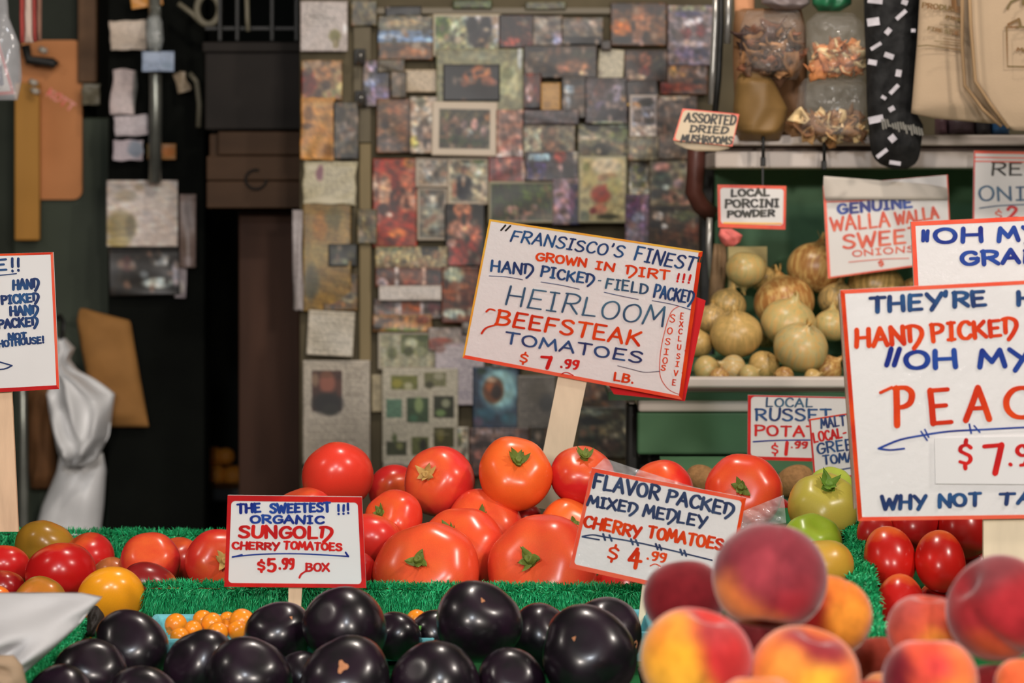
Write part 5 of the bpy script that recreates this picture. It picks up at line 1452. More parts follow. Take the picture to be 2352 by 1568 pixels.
# ------------------------------------------------------------------ green turf that lines the stand
def fringe(name, label, patches, n, L=.013, wd=.0011, seed=1, cat='turf'):
    """patches: four corner points (top left, top right, bottom right, bottom left) of a surface, its outward direction and a droop"""
    rs = np.random.RandomState(seed)
    V, F, Cc = [], [], []
    tot = sum(p[6] for p in patches)
    for (a, b, c, d, nrm, droop, share) in patches:
        a, b, c, d, nrm, droop = [np.array(q) for q in (a, b, c, d, nrm, droop)]
        m = int(n * share / tot)
        u, v = rs.rand(m), rs.rand(m)
        base = (a * ((1 - u) * (1 - v))[:, None] + b * (u * (1 - v))[:, None] + c * (u * v)[:, None] + d * ((1 - u) * v)[:, None])
        cl = np.stack([np.sin(u * 97 + v * 5), np.cos(u * 61 + 2), np.sin(u * 140 + v * 3)], 1) * .35
        dr = nrm + droop * (.4 + .8 * v)[:, None] + cl + .38 * rs.randn(m, 3)
        dr /= np.linalg.norm(dr, axis=1)[:, None]
        ln = L * rs.uniform(.6, 1.25, m)
        side = np.cross(dr, rs.randn(m, 3))
        side /= np.linalg.norm(side, axis=1)[:, None]
        mid = base + dr * (ln * .55)[:, None]
        tip = base + dr * ln[:, None] + np.array([0, 0, -1]) * (ln * .25)[:, None]
        b0 = len(V)
        st = np.stack([base - side * wd / 2, base + side * wd / 2, mid + side * wd / 2, mid - side * wd / 2, tip], 1).reshape(-1, 3)
        V.extend(st.tolist())
        for i in range(m):
            q = b0 + 5 * i
            F.append((q, q + 1, q + 2, q + 3)); F.append((q + 3, q + 2, q + 4))
        t = rs.rand(m, 1)
        col = np.array([[.004, .17, .045]]) * (1 - t) + np.array([[.03, .56, .22]]) * t
        Cc.append(np.repeat(col, 5, 0))
    o = mk(name, V, F, mat('turf_blades', rough=.45, spec=.4, attr='print'), cols=np.concatenate(Cc))
    return tag(o, label, cat, kind='stuff')


TURFB = mat('turf_backing', (0.008, 0.12, 0.03, 1), .8, .2, var=.2, scale=30)
WOODG = mat('stand_boards', alb((60, 60, 46), 1.3), .7, .3, var=.2, scale=8)


def slab(name, x0, x1, Ya, za, Yb, zb, t, m, parent):
    V = [(x0, Ya, za), (x1, Ya, za), (x1, Yb, zb), (x0, Yb, zb)]
    V += [(x, y, z - t) for x, y, z in V]
    return mk(name, V, [(0, 1, 2, 3), (7, 6, 5, 4), (0, 4, 5, 1), (1, 5, 6, 2), (2, 6, 7, 3), (3, 7, 4, 0)], m, parent)


stand = thing('produce_stand', 'stepped wooden market stand under the fruit and vegetables', 'stand', (0, 2.5, 0))
low = lambda L_: [(i['low'], i['Y'], 0) for i in L_]


def bed(items_, x0, x1, Ya, Yb, name='bed', gap=.0):
    """a sloping board just under the lowest fruit"""
    pts = low(items_)
    best = None
    for s in np.linspace(-.1, .9, 41):
        z0 = min(z - s * (y - Ya) for z, y, x in pts)
        tot = sum(z - s * (y - Ya) - z0 for z, y, x in pts)
        if best is None or tot < best[0]: best = (tot, s, z0)
    _, s, z0 = best
    slab(name, x0, x1, Ya, z0 - gap, Yb, z0 - gap + s * (Yb - Ya), .015, TURFB, stand)
    return s, z0


X = lambda px, Y: P(px, 0, Y).x
tl = [i for i, a in zip(items, T) if a[4] not in ('green', 'roma') or a[0] < 1000]
tr = [i for i, a in zip(items, T) if a[4] in ('green',)]
tq = [i for i, a in zip(items, T) if a[4] == 'roma' and a[0] > 1000]
s1, z1 = bed(tl, X(-150, 3), X(1800, 3), 2.84, 3.22)
print('tomato bed', s1, z1, 'front z from picture', P(0, 1350, 2.84).z)
print('green', bed(tr, X(1802, 2.9), X(1962, 2.7), 2.6, 3.14))
print('roma', bed(tq, X(1964, 2.7), X(2500, 2.7), 2.5, 2.95))
print('eggs', bed(ei, X(-100, 2.4), X(1490, 2.4), 2.1, 2.74))
print('peach', bed(pi_, X(1492, 1.9), X(2600, 1.9), 1.5, 2.3))
print('Y ranges', [(min(i['Y'] for i in q), max(i['Y'] for i in q)) for q in (tl, tr, tq, ei, pi_, oi_, ci)])
# legs and aprons down to the floor
for x in (-.75, 0.0, .75):
    for y in (1.6, 2.4, 3.3):
        box('leg', x - .03, x + .03, y - .03, y + .03, 0, .86, WOODG, stand)
for y in (1.56, 2.36, 3.26):
    box('cross_rail', -.8, .8, y, y + .03, .78, .86, WOODG, stand)
# lip boards the turf is fastened to
zt = P(0, 1356, 2.80).z
box('lip_board', X(330, 2.8), X(1495, 2.8), 2.80, 2.815, zt - .09, zt, TURFB, stand)
zt2 = P(0, 1232, 3.36).z
box('lip_board', X(-200, 3.36), X(560, 3.36), 3.36, 3.375, zt2 - .12, zt2, TURFB, stand)
TP = [P(332, 1350, 2.798), P(1490, 1358, 2.798), P(1490, 1404, 2.79), P(332, 1396, 2.79)]
fringe('turf_fringe', 'green plastic turf lip in front of the tomato pile', [(TP[0], TP[1], TP[2], TP[3], (0, -.8, .1), (0, -.1, -.9), 1), (P(332, 1350, 2.80), P(1490, 1358, 2.80), P(1490, 1352, 2.82), P(332, 1344, 2.82), (0, -.3, 1), (0, 0, 0), .25)], 24000, seed=2)
fringe('turf_fringe', 'green plastic turf strip at the back left of the stand', [(P(-60, 1226, 3.355), P(545, 1230, 3.355), P(545, 1306, 3.35), P(-60, 1302, 3.35), (0, -.8, .2), (0, 0, -.8), 1), (P(-60, 1226, 3.36), P(545, 1230, 3.36), P(545, 1226, 3.38), P(-60, 1222, 3.38), (0, -.2, 1), (0, 0, 0), .3)], 9000, seed=3)
g1 = [P(1940, 1205, 2.95), P(1990, 1210, 2.95), P(2030, 1470, 2.35), P(1960, 1470, 2.35)]
mk('divider', [g1[0] - Vector((0, 0, .004)), g1[1] - Vector((0, 0, .004)), g1[2] - Vector((0, 0, .004)), g1[3] - Vector((0, 0, .004))] + [q - Vector((0, 0, .05)) for q in g1], [(0, 3, 2, 1), (4, 5, 6, 7), (0, 1, 5, 4), (1, 2, 6, 5), (2, 3, 7, 6), (3, 0, 4, 7)], TURFB, stand)
fringe('turf_fringe', 'green turf divider between the green tomatoes and the romas', [(g1[0], g1[1], g1[2], g1[3], (0, -.4, .8), (0, 0, 0), 1)], 5200, L=.012, wd=.0018, seed=4)
g2 = [P(190, 1426, 2.62), P(206, 1450, 2.62), P(40, 1604, 2.30), P(-10, 1594, 2.30)]
mk('divider', [q - Vector((0, 0, .004)) for q in g2] + [q - Vector((0, 0, .05)) for q in g2], [(0, 3, 2, 1), (4, 5, 6, 7), (0, 1, 5, 4), (1, 2, 6, 5), (2, 3, 7, 6), (3, 0, 4, 7)], TURFB, stand)
fringe('turf_fringe', 'green turf divider beside the white paper at lower left', [(g2[0], g2[1], g2[2], g2[3], (0, -.2, .9), (0, 0, 0), 1)], 4200, L=.009, seed=5)

# white paper over the near left corner
PAP = mat('tissue_paper', (.46, .455, .46, 1), .6, .3, var=.05, scale=10, bump=.35, bumpscale=18)
cloth('wrapping_paper', [(1386, -120, 160), (1394, -120, 212), (1420, -120, 188), (1450, -120, 166), (1500, -120, 110), (1540, -120, 62), (1620, -120, 20)], 2.30, PAP, bulge=.03, fold=.04, seed=21, ffreq=6, label='crumpled white paper covering the lower left corner', cat='paper', nu=40, nv=30, lean=-.12)
cloth('kraft_scrap', [(1506, -60, 30), (1530, -60, 50), (1600, -60, 66)], 2.19, mat('beige_paper', alb((150, 128, 104), 1.1), .7, .2, var=.1, scale=9, bump=.2), bulge=.008, fold=.006, seed=22, label='beige paper scrap under the white paper edge', cat='paper', nu=12, nv=12)
cloth('dry_leaf', [(1392, 208, 222), (1412, 200, 238), (1436, 200, 240), (1462, 198, 224)], 2.60, mat('black_husk', (.02, .015, .012, 1), .6, .3, var=.3, scale=20, bump=.4), bulge=.01, fold=.01, seed=23, label='blackish dried leaf under the yellow tomato', cat='leaf', nu=12, nv=12)
cloth('green_scrap', [(1438, 952, 968), (1452, 946, 966), (1470, 950, 960)], 2.6, mat('lime_scrap', alb((90, 160, 70), 1.1), .5), bulge=.006, fold=.004, seed=24, label='green leaf bit under the lone gold cherry tomato', cat='leaf', nu=8, nv=8)

# ------------------------------------------------------------------ display shelf at the right
shelf = thing('display_shelf', 'green and white tiered shelf holding the onions', 'shelf', (P(2000, 0, 4.1).x, 4.05, 0))
R_ = 2640
pbox('back_panel', 1642, 386, R_, 905, 4.30, .02, GREENP, shelf)
pbox('upper_rail', 1640, 310, R_, 334, 4.06, .22, WHITEP, shelf)
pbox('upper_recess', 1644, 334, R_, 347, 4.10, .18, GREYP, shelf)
pbox('upper_band', 1642, 347, R_, 386, 4.07, .22, WHITEP, shelf)
pbox('price_rail', 1392, 867, R_, 890, 3.74, .03, WHITEP, shelf)
pbox('price_recess_shadow', 1396, 890, R_, 905, 3.78, .02, GREYP, shelf)  # grey strip painted as the shadow under the price rail
pbox('lower_band', 1466, 905, R_, 946, 3.775, .03, WHITEP, shelf)
pbox('lower_panel', 1464, 946, R_, 1044, 3.78, .03, GREENP, shelf)
pbox('end_block', 1444, 908, 1458, 928, 3.80, .03, WHITEP, shelf)
z8 = P(0, 880, 3.8).z
slab('onion_tray', P(1396, 0, 3.8).x, P(R_, 0, 3.8).x, 3.77, z8 - .012, 4.30, z8 + .012, .012, GREENP, shelf)
zf = P(0, 1140, 3.42).z
slab('potato_tray', P(1540, 0, 3.5).x, P(R_, 0, 3.5).x, 3.3, zf - .01, 3.76, zf + .02, .015, GREENP, shelf)
box('side_upright', P(1440, 0, 3.82).x, P(1466, 0, 3.82).x, 3.82, 3.87, 0, P(0, 930, 3.82).z, BLACKP, shelf)
box('side_upright', P(1610, 0, 4.32).x, P(1642, 0, 4.32).x, 4.33, 4.38, 0, P(0, 345, 4.33).z, BLACKP, shelf)
pbox('under_shelf_dark', 1466, 1044, R_, 1300, 3.90, .03, BLACKP, shelf)  # black sheet added for the darkness below the shelf

tag(tube('hose', [P(1600, 330, 4.26), P(1598, 400, 4.26), P(1594, 440, 4.26), P(1608, 470, 4.27), P(1634, 492, 4.28)], .016, mat('maroon_hose', alb((60, 32, 26), 2.2), .45, .4)), 'dark maroon hose curving down below the oval sign', 'hose')
tag(tube('curtain_cord', [P(1656, -30, 4.2), P(1656, 60, 4.2), P(1650, 180, 4.2), P(1642, 262, 4.2)], .0055, BLACKP), 'black cord beside the mushroom bags', 'cord')
tag(tube('steel_rail', [P(1645, -30, 4.25), P(1643, 60, 4.25), P(1638, 160, 4.25), P(1634, 240, 4.25)], .006, mat('pale_steel', (.5, .48, .44, 1), .3, .6, metal=.6)), 'pale steel rail left of the black cord', 'rail')
tag(tube('steel_rail', [P(1674, -30, 4.22), P(1673, 50, 4.22), P(1670, 100, 4.22)], .006, mat('pale_steel')), 'pale steel rail right of the black cord', 'rail')
tag(tube('prop_stick', [P(1630, 500, 4.2), P(1628, 560, 4.2), P(1634, 640, 4.2)], .005, mat('pale_steel')), 'thin pale prop above the top right of the heirloom sign', 'rod')
cloth('pink_ribbon', [(525, 1655, 1680), (540, 1650, 1706), (556, 1656, 1700), (566, 1668, 1684)], 3.95, mat('pink_ribbon', alb((170, 86, 80), 1.8), .6, .3, var=.3, scale=30), bulge=.012, fold=.01, seed=41, label='pink and red ribbon tuft under the porcini sign', cat='ribbon', nu=10, nv=8)
cloth('netting', [(560, 1640, 1668), (620, 1632, 1672), (700, 1626, 1660), (740, 1630, 1650)], 4.18, mat('net_brown', alb((84, 66, 46), 2.0), .7, .3, var=.4, scale=30), bulge=.02, fold=.02, seed=43, label='brown net hanging at the left end of the onion shelf', cat='net', nu=10, nv=14)
o = pbox('paper_slip', 1672, 566, 1762, 660, 4.2, .004, mat('cream_slip', alb((158, 146, 104), 2.0), .7, .2))
tag(o, 'cream slip standing behind the highest green onion', 'note')

# bags of dried mushrooms
FILM = film_mat('clear_bag_film', (.60, .58, .54, 1), .13, .9, 22)


def mushrooms(name, label, box_, Y, cols, n, size, seed, cat='mushrooms'):
    r = random.Random(seed)
    V, F, C = [], [], []
    x0, y0, x1, y1 = box_
    for k in range(n):
        c = P(r.uniform(x0, x1), y0 + (y1 - y0) * r.random() ** .8, Y + r.uniform(-.02, .02))
        M = Quaternion((r.uniform(-1, 1), r.uniform(-1, 1), r.uniform(-1, 1)), r.uniform(0, 3)).to_matrix()
        s = size * r.uniform(.5, 1.3)
        col = np.array(alb(r.choice(cols), 2.0)[:3]) * r.uniform(.7, 1.15)
        b = len(V)
        cur = r.uniform(.2, .8)
        for sgn in (0, 1):
            for j in range(3):
                for i in range(8):
                    a = i / 8 * 6.283
                    rad = s * (j + .3) / 2.3 * (1 + .25 * math.sin(3 * a + k))
                    z = cur * rad * rad / s + .12 * s * math.sin(2 * a + k) - sgn * .12 * s
                    V.append(c + M @ Vector((rad * math.cos(a), rad * math.sin(a) * .7, z)))
                    C.append(col * (1.0 if j else .7))
        for sgn in (0, 1):
            o_ = b + 24 * sgn
            for j in range(2):
                for i in range(8):
                    f = (o_ + 8 * j + i, o_ + 8 * j + (i + 1) % 8, o_ + 8 * j + 8 + (i + 1) % 8, o_ + 8 * j + 8 + i)
                    F.append(f if sgn == 0 else f[::-1])
            F.append(tuple(o_ + i for i in range(8)))
        for i in range(8):
            F.append((b + 16 + i, b + 16 + (i + 1) % 8, b + 40 + (i + 1) % 8, b + 40 + i))
    o = mk(name, V, F, mat('dried_mushroom', rough=.7, spec=.25, attr='print', var=.25, scale=60), cols=C, smooth=True)
    return tag(o, label, cat, kind='stuff')


mushrooms('dried_mushrooms', 'golden tan dried mushroom slices in the upper right bag', (1868, 108, 1974, 168), 4.0, [(186, 136, 92), (166, 106, 62), (130, 78, 44), (196, 158, 120), (150, 96, 60)], 90, .016, 1)
mushrooms('dried_mushrooms', 'pale brown dried mushroom slices in the lower right bag', (1840, 262, 1972, 312), 4.0, [(150, 116, 76), (176, 152, 112), (112, 80, 50), (96, 66, 42)], 110, .016, 2)
mushrooms('dried_mushrooms', 'dark brown dried mushrooms in the upper left bag', (1712, 70, 1826, 170), 4.04, [(104, 72, 44), (130, 94, 62), (78, 54, 38), (110, 70, 50), (60, 44, 40)], 120, .017, 3)
cloth('spice_bag', [(168, 1700, 1762), (190, 1690, 1780), (250, 1684, 1810), (300, 1690, 1800), (322, 1700, 1790)], 4.05, mat('olive_powder', alb((118, 90, 50), 1.2), .55, .4, var=.18, scale=14), bulge=.04, fold=.006, seed=31, label='bag of olive brown mushroom powder tied at the top', cat='bag')
cloth('spice_bag', [(20, 1690, 1840), (60, 1684, 1850), (150, 1684, 1856), (250, 1688, 1850), (330, 1694, 1846)], 4.14, mat('rust_powder', alb((96, 68, 44), 1.9), .55, .4, var=.3, scale=14), bulge=.03, fold=.012, seed=32, label='rust brown packet behind the dark mushrooms', cat='bag')
cloth('spice_bag', [(256, 1740, 1830), (300, 1728, 1826), (336, 1740, 1990), (345, 1760, 1980)], 4.12, mat('brown_powder', alb((98, 70, 42), 2.0), .6, .4, var=.2, scale=14), bulge=.03, fold=.008, seed=33, label='dark brown packet lowest over the white shelf band', cat='bag')
cloth('clear_bag', [(30, 1876, 1960), (50, 1852, 1984), (110, 1850, 1992), (170, 1862, 1990), (188, 1880, 1980)], 4.0, FILM, bulge=.055, fold=.012, seed=34, label='clear bag of golden mushroom slices next to the black sock', cat='bag')
cloth('clear_bag', [(180, 1850, 1984), (200, 1834, 1994), (290, 1826, 1990), (326, 1836, 1988)], 4.0, FILM, bulge=.055, fold=.012, seed=35, label='clear bag of pale mushroom slices hanging below', cat='bag')
cloth('clear_bag', [(24, 1716, 1836), (60, 1700, 1850), (150, 1700, 1846), (182, 1716, 1830)], 4.04, FILM, bulge=.055, fold=.012, seed=36, label='clear bag of dark mushrooms left of the golden ones', cat='bag')
cloth('paper_tag', [(-40, 1686, 1734), (36, 1688, 1732)], 4.14, mat('salmon_tag', alb((150, 106, 76), 2.0), .7, .2), bulge=.004, fold=.003, seed=37, label='salmon tan card at the very top over the rust packet', cat='card', nu=6, nv=6)
for k, (x, y0, y1) in enumerate([(1753, 326, 382), (1893, 326, 390)]):
    g = thing('bag_clip', ['thin dark clip', 'thick black clip'][k] + ' hanging over the white band of the shelf', 'clip', P(x, y1, 4.02))
    tube('wire', [P(x, y0 - 20, 4.03), P(x, y1 - 22, 4.03)], .003, BLACKP, g)
    pbox('jaw', x - 5, y1 - 22, x + 6, y1, 4.03, .014, BLACKP, g)
cloth('green_packet', [(-60, 1862, 1960), (10, 1866, 1956), (26, 1880, 1930)], 4.1, mat('green_foil', alb((30, 86, 56), 1.9), .35, .6, var=.3, scale=14, bump=.3), bulge=.02, fold=.01, seed=38, label='green foil packet at the top edge above the clear bags', cat='bag')

cloth('grey_packet', [(-60, 1742, 1862), (8, 1750, 1860), (22, 1780, 1840)], 4.1, mat('grey_foil', alb((104, 94, 92), 1.9), .4, .5, var=.3, scale=14, bump=.3), bulge=.02, fold=.01, seed=39, label='greyish packet at the top edge above the dark mushrooms', cat='bag')

# black patterned sock
sock = thing('patterned_sock', 'black knitted sock with little white patches', 'sock', P(2055, 386, 3.95))
SOCK = mat('black_knit', (.022, .022, .022, 1), .9, .15, var=.4, scale=50, bump=.4)
cloth('sock_body', [(-60, 1984, 2112), (60, 1986, 2112), (160, 1990, 2106), (255, 1992, 2102), (290, 1996, 2122), (330, 1998, 2116), (362, 2006, 2112), (380, 2026, 2100), (388, 2050, 2084)], 3.95, SOCK, sock, bulge=.05, fold=.006, seed=51, nu=26, nv=40)
WP = mat('white_knit', alb((150, 146, 150), 1.7), .85, .2, var=.2, scale=60)
spl = Plane(3.95 - .075)
for (x, y, w_, h_, a) in [(2006, 50, 28, 18, -8), (2070, 34, 30, 9, -42), (2040, 72, 16, 12, -50), (2012, 106, 28, 8, -32), (2042, 128, 22, 12, 20), (2004, 143, 20, 12, 10), (2064, 168, 13, 16, 10), (2054, 205, 28, 9, -46), (2048, 250, 14, 11, -30), (2012, 274, 34, 16, -12), (2050, 318, 16, 16, -40), (2026, 352, 30, 9, -38), (2056, 374, 26, 9, 8), (2078, 5, 14, 12, 20), (2010, 2, 34, 12, 6), (2098, 70, 10, 8, 0), (2030, 224, 12, 8, 30)]:
    r = math.radians(a)
    pts = [(x + dx * math.cos(r) - dy * math.sin(r), y + dx * math.sin(r) + dy * math.cos(r)) for dx, dy in ((-w_ / 2, -h_ / 2), (w_ / 2, -h_ / 2), (w_ / 2, h_ / 2), (-w_ / 2, h_ / 2))]
    o = mk('white_patch', [spl.pt(px, py, 0) for px, py in pts] + [spl.pt(px, py, -.002) for px, py in pts], BOXF, WP, sock)
spl2 = Plane(3.95 - .078)
ink = Ink(spl2, 0)
rr = random.Random(8)
for i in range(16):
    x, y = 2026 + i * 6, 284 + i * 1.2
    ink.stroke([(x, y + rr.uniform(-12, 0)), (x + 3, y + rr.uniform(0, 12))], 4)
ink.build(mat('grey_yarn', alb((96, 94, 88), 1.7), .9, .1), sock, 'grey_band')

# canvas tote bags
CAN = mat('natural_canvas', alb((168, 146, 120), 1.15), .8, .2, var=.04, scale=12, bump=.12, bumpscale=300)
CANS = mat('canvas_seam', alb((128, 104, 76), 1.6), .8, .2)
t1 = thing('tote_bag', 'canvas tote bag with crossed printed lines, left of two', 'bag', P(2160, 280, 3.86))
cloth('bag_body', [(-80, 2116, 2250), (0, 2113, 2250), (100, 2107, 2240), (266, 2093, 2290), (276, 2180, 2300), (284, 2282, 2308)], 3.86, CAN, t1, bulge=.02, fold=.006, seed=61, ffreq=2, nu=24, nv=30)
t2 = thing('tote_bag', 'canvas tote bag with a printed box, right of two', 'bag', P(2320, 300, 3.80))
cloth('bag_body', [(-80, 2222, 2700), (60, 2226, 2700), (188, 2238, 2700), (240, 2272, 2700), (296, 2312, 2700), (300, 2330, 2700)], 3.80, CAN, t2, bulge=.01, fold=.004, seed=62, ffreq=2, nu=30, nv=30)
tube('seam', [P(2224, -80, 3.775), P(2230, 60, 3.775), P(2240, 186, 3.775), P(2274, 238, 3.775), P(2316, 294, 3.775)], .0028, CANS, t2)
tube('seam', [P(2210, -80, 3.80), P(2210, 100, 3.80), P(2216, 196, 3.80), P(2256, 250, 3.80), P(2300, 290, 3.80)], .0028, CANS, t1)
ink = Ink(Plane(3.86 - .034), 0)
rr = random.Random(3)
ink.word('PRODUCE', (2116, 18), (2206, 30), 14, 4, rr)
ink.word('PIKE', (2170, 43), (2208, 50), 9, 4, rr)
ink.word('FIRE', (2129, 70), (2166, 76), 10, 3, rr)
ink.word('SIDE', (2168, 77), (2204, 82), 11, 3, rr)
for k, (xa, y) in enumerate(((2160, 56), (2168, 64), (2166, 88), (2146, 94), (2160, 100))):
    ink.stroke([(xa, y), (2208, y + 6)], 2.6)
ink.stroke([(2186, -60), (2192, 18)], 12)
ink.stroke([(2108, 106), (2130, 104), (2160, 108), (2212, 116)], 4)
ink.build(INK['olive'], t1, 'print')
ink = Ink(Plane(3.80 - .018), 0)
ink.stroke([(2312, 62), (2314, 152), (2470, 156)], 4)
ink.stroke([(2312, 62), (2470, 62)], 6)
ink.stroke([(2316, 56), (2340, 44)], 7)
ink.stroke([(2340, 44), (2344, 60)], 7)
ink.stroke([(2314, 20), (2322, 4), (2346, -6), (2380, -4)], 6)
ink.stroke([(2352, 8), (2356, -20)], 10)
ink.word('MM', (2334, 118), (2366, 120), 10, 3.5, rr)
ink.build(INK['olive'], t2, 'print')
for k, (x0, x1, c, lb) in enumerate([(2148, 2176, (70, 50, 56), 'dull violet packet behind the tote bag hems'), (2176, 2240, (58, 46, 50), 'dark brown packet behind the tote bag hems'), (2240, 2276, (40, 38, 40), 'blackish packet behind the tote bag hems'), (2276, 2318, (40, 74, 110), 'blue packet behind the right tote bag')]):
    cloth('packet', [(268, x0, x1), (309, x0, x1)], 4.2, mat('packet_%s' % 'abcd'[k], alb(c, 1.8), .5, .4, var=.3, scale=40), bulge=.02, fold=.004, seed=70 + k, nu=8, nv=6, label=lb, cat='packet')

# ------------------------------------------------------------------ price signs
t5 = (1040, 480, 3.409)
ps = Plane(3.18, 1340, 700, 0.00002, -0.00006)
S1 = sign('price_sign', 'tilted heirloom beefsteak tomato sign on a pale wooden stick', [(1124, 503), (1614, 577), (1567, 918), (1062, 822)], ps, [
    ('"', (345, 196), (418, 203), 82, 15, 'black', .25),
    ("FRANSISCO'S", (440, 253), (1330, 388), 100, 17.2, 'navy', .12),
    ('FINEST', (1408, 402), (1890, 492), 118, 18.4, 'navy', .1),
    ('"', (1908, 440), (1950, 446), 76, 13, 'black'),
    ('GROWN', (640, 405), (1048, 462), 76, 19.5, 'orange'),
    ('IN', (1105, 472), (1268, 496), 74, 19.5, 'orange'),
    ('dIRT', (1348, 520), (1700, 560), 84, 19.5, 'orange'),
    ('!!!', (1738, 572), (1868, 588), 76, 17.2, 'red'),
    ('HANd', (288, 488), (630, 528), 96, 19.5, 'navy'),
    ('PICKEd', (676, 532), (1105, 598), 92, 19.5, 'navy'),
    ('-', (1125, 600), (1162, 604), 90, 13.8, 'thin'),
    ('FIELD', (1185, 622), (1528, 672), 90, 17.2, 'thin'),
    ('PACKEd', (1562, 690), (1880, 748), 108, 18.4, 'navy'),
    ('HEIRLOOM', (402, 752), (1645, 922), 160, 17.2, 'thin', .08),
    ('BEEFSTEAK', (322, 905), (1465, 1078), 128, 24.1, 'orange', .05),
    ('TOMATOES', (395, 1052), (1480, 1212), 98, 19.5, 'navy'),
    ('$', (510, 1205), (588, 1216), 90, 16.1, 'orange'),
    ('7', (672, 1250), (778, 1262), 115, 29.9, 'red'),
    ('.99', (832, 1244), (985, 1262), 82, 19.5, 'red'),
    ('LB.', (1250, 1344), (1420, 1372), 74, 18.4, 'orange'),
    ('S', (1692, 885), (1738, 890), 66, 9.2, 'orange'), ('O', (1672, 978), (1718, 984), 58, 9.2, 'orange'), ('S', (1656, 1062), (1700, 1068), 56, 9.2, 'orange'), ('I', (1646, 1138), (1690, 1144), 52, 9.2, 'orange'), ('O', (1636, 1208), (1680, 1214), 54, 9.2, 'orange'), ('S', (1624, 1262), (1664, 1268), 48, 10.3, 'orange'),
    ('E', (1775, 862), (1806, 866), 54, 9.2, 'orange'), ('X', (1770, 920), (1802, 924), 46, 9.2, 'orange'), ('C', (1762, 978), (1796, 982), 46, 9.2, 'orange'), ('L', (1758, 1034), (1790, 1038), 46, 9.2, 'orange'), ('U', (1752, 1100), (1786, 1104), 46, 9.2, 'orange'), ('S', (1746, 1172), (1778, 1176), 48, 9.2, 'orange'), ('I', (1736, 1232), (1772, 1236), 46, 9.2, 'orange'), ('V', (1726, 1304), (1762, 1308), 50, 9.2, 'orange'), ('E', (1712, 1378), (1746, 1382), 52, 9.2, 'orange'),
    ('!', (1836, 930), (1858, 934), 120, 10.3, 'orange', .1), ('!', (1808, 1112), (1830, 1116), 110, 10.3, 'orange', .1), ('!', (1784, 1290), (1806, 1294), 110, 10.3, 'orange', .1),
], edges=[(4.5, 'yellow'), (9, 'orange'), (8, 'salmon'), (4.5, 'yellow')], tf=t5, seed=3, stickm=STICKP,
    stick=[(1283, 860), (1349, 872), (1285, 1175), (1222, 1165)],
    lines=[([[(285, 522), (420, 530), (548, 552)], [(690, 570), (850, 595), (990, 626)], [(1185, 650), (1320, 680), (1452, 706)], [(1560, 715), (1720, 745), (1860, 786)]], 7, 'navy'),
           ([[(330, 792), (290, 782), (262, 802)], [(335, 905), (260, 930), (226, 972)]], 16, 'orange'),
           ([[(852, 1288), (890, 1276), (942, 1300)]], 9, 'red'),
           ([[(1770, 760), (1712, 800), (1668, 920), (1630, 1090), (1618, 1240), (1632, 1330), (1690, 1410), (1768, 1448)]], 5, 'orange'),
           ([[(1290, 1225), (1400, 1252), (1500, 1275), (1620, 1268)]], 6, 'slate')])
bp2 = Plane(3.19, 1340, 700, 0.00002, -0.00006)
quad_prism('backing_card', [(1180, 520), (1621, 690), (1573, 921), (1410, 905)], bp2, -.004, 0, mat('red_card', alb((196, 30, 36), 1.2), .5, .4, var=.1, scale=12, coat=.4), S1)

p2 = Plane(2.72, 680, 1240, 0.0, -.00003)
sign('price_sign', 'red bordered sungold cherry tomato sign at the front', [(523, 1137), (831, 1141), (841, 1350), (515, 1347)], p2, [
    ('THE', (543, 1181), (602, 1177), 25, 7, 'blue'), ('SWEETEST', (618, 1180), (762, 1176), 25, 7, 'blue'), ('!!!', (773, 1183), (806, 1181), 26, 5.5, 'blue'),
    ('ORGANIC', (573, 1203), (746, 1204), 22, 6.5, 'blue'), ('SUNGOLd', (545, 1236), (764, 1240), 32, 8.5, 'red'),
    ('CHERRY', (532, 1262), (643, 1264), 20, 6, 'red'), ('TOMATOES', (649, 1262), (787, 1266), 21, 6, 'red'),
    ('$', (589, 1312), (612, 1312), 28, 6.5, 'red'), ('5', (612, 1315), (636, 1314), 34, 7.5, 'red'), ('.99', (638, 1308), (678, 1308), 28, 6.5, 'red'), ('BOX', (700, 1313), (758, 1313), 22, 5.5, 'red')],
    edges=[(13, 'red'), (10, 'red'), (9, 'red'), (9, 'red')], rad=9, card=CARD2, seed=5,
    stick=[(662, 1330), (694, 1330), (690, 1402), (661, 1402)],
    lines=[([[(534, 1278), (600, 1272), (690, 1271), (800, 1277)], [(800, 1277), (794, 1268)], [(534, 1279), (556, 1273)]], 4.5, 'blue'), ([[(704, 1310), (692, 1318), (688, 1326)]], 4.5, 'red')])

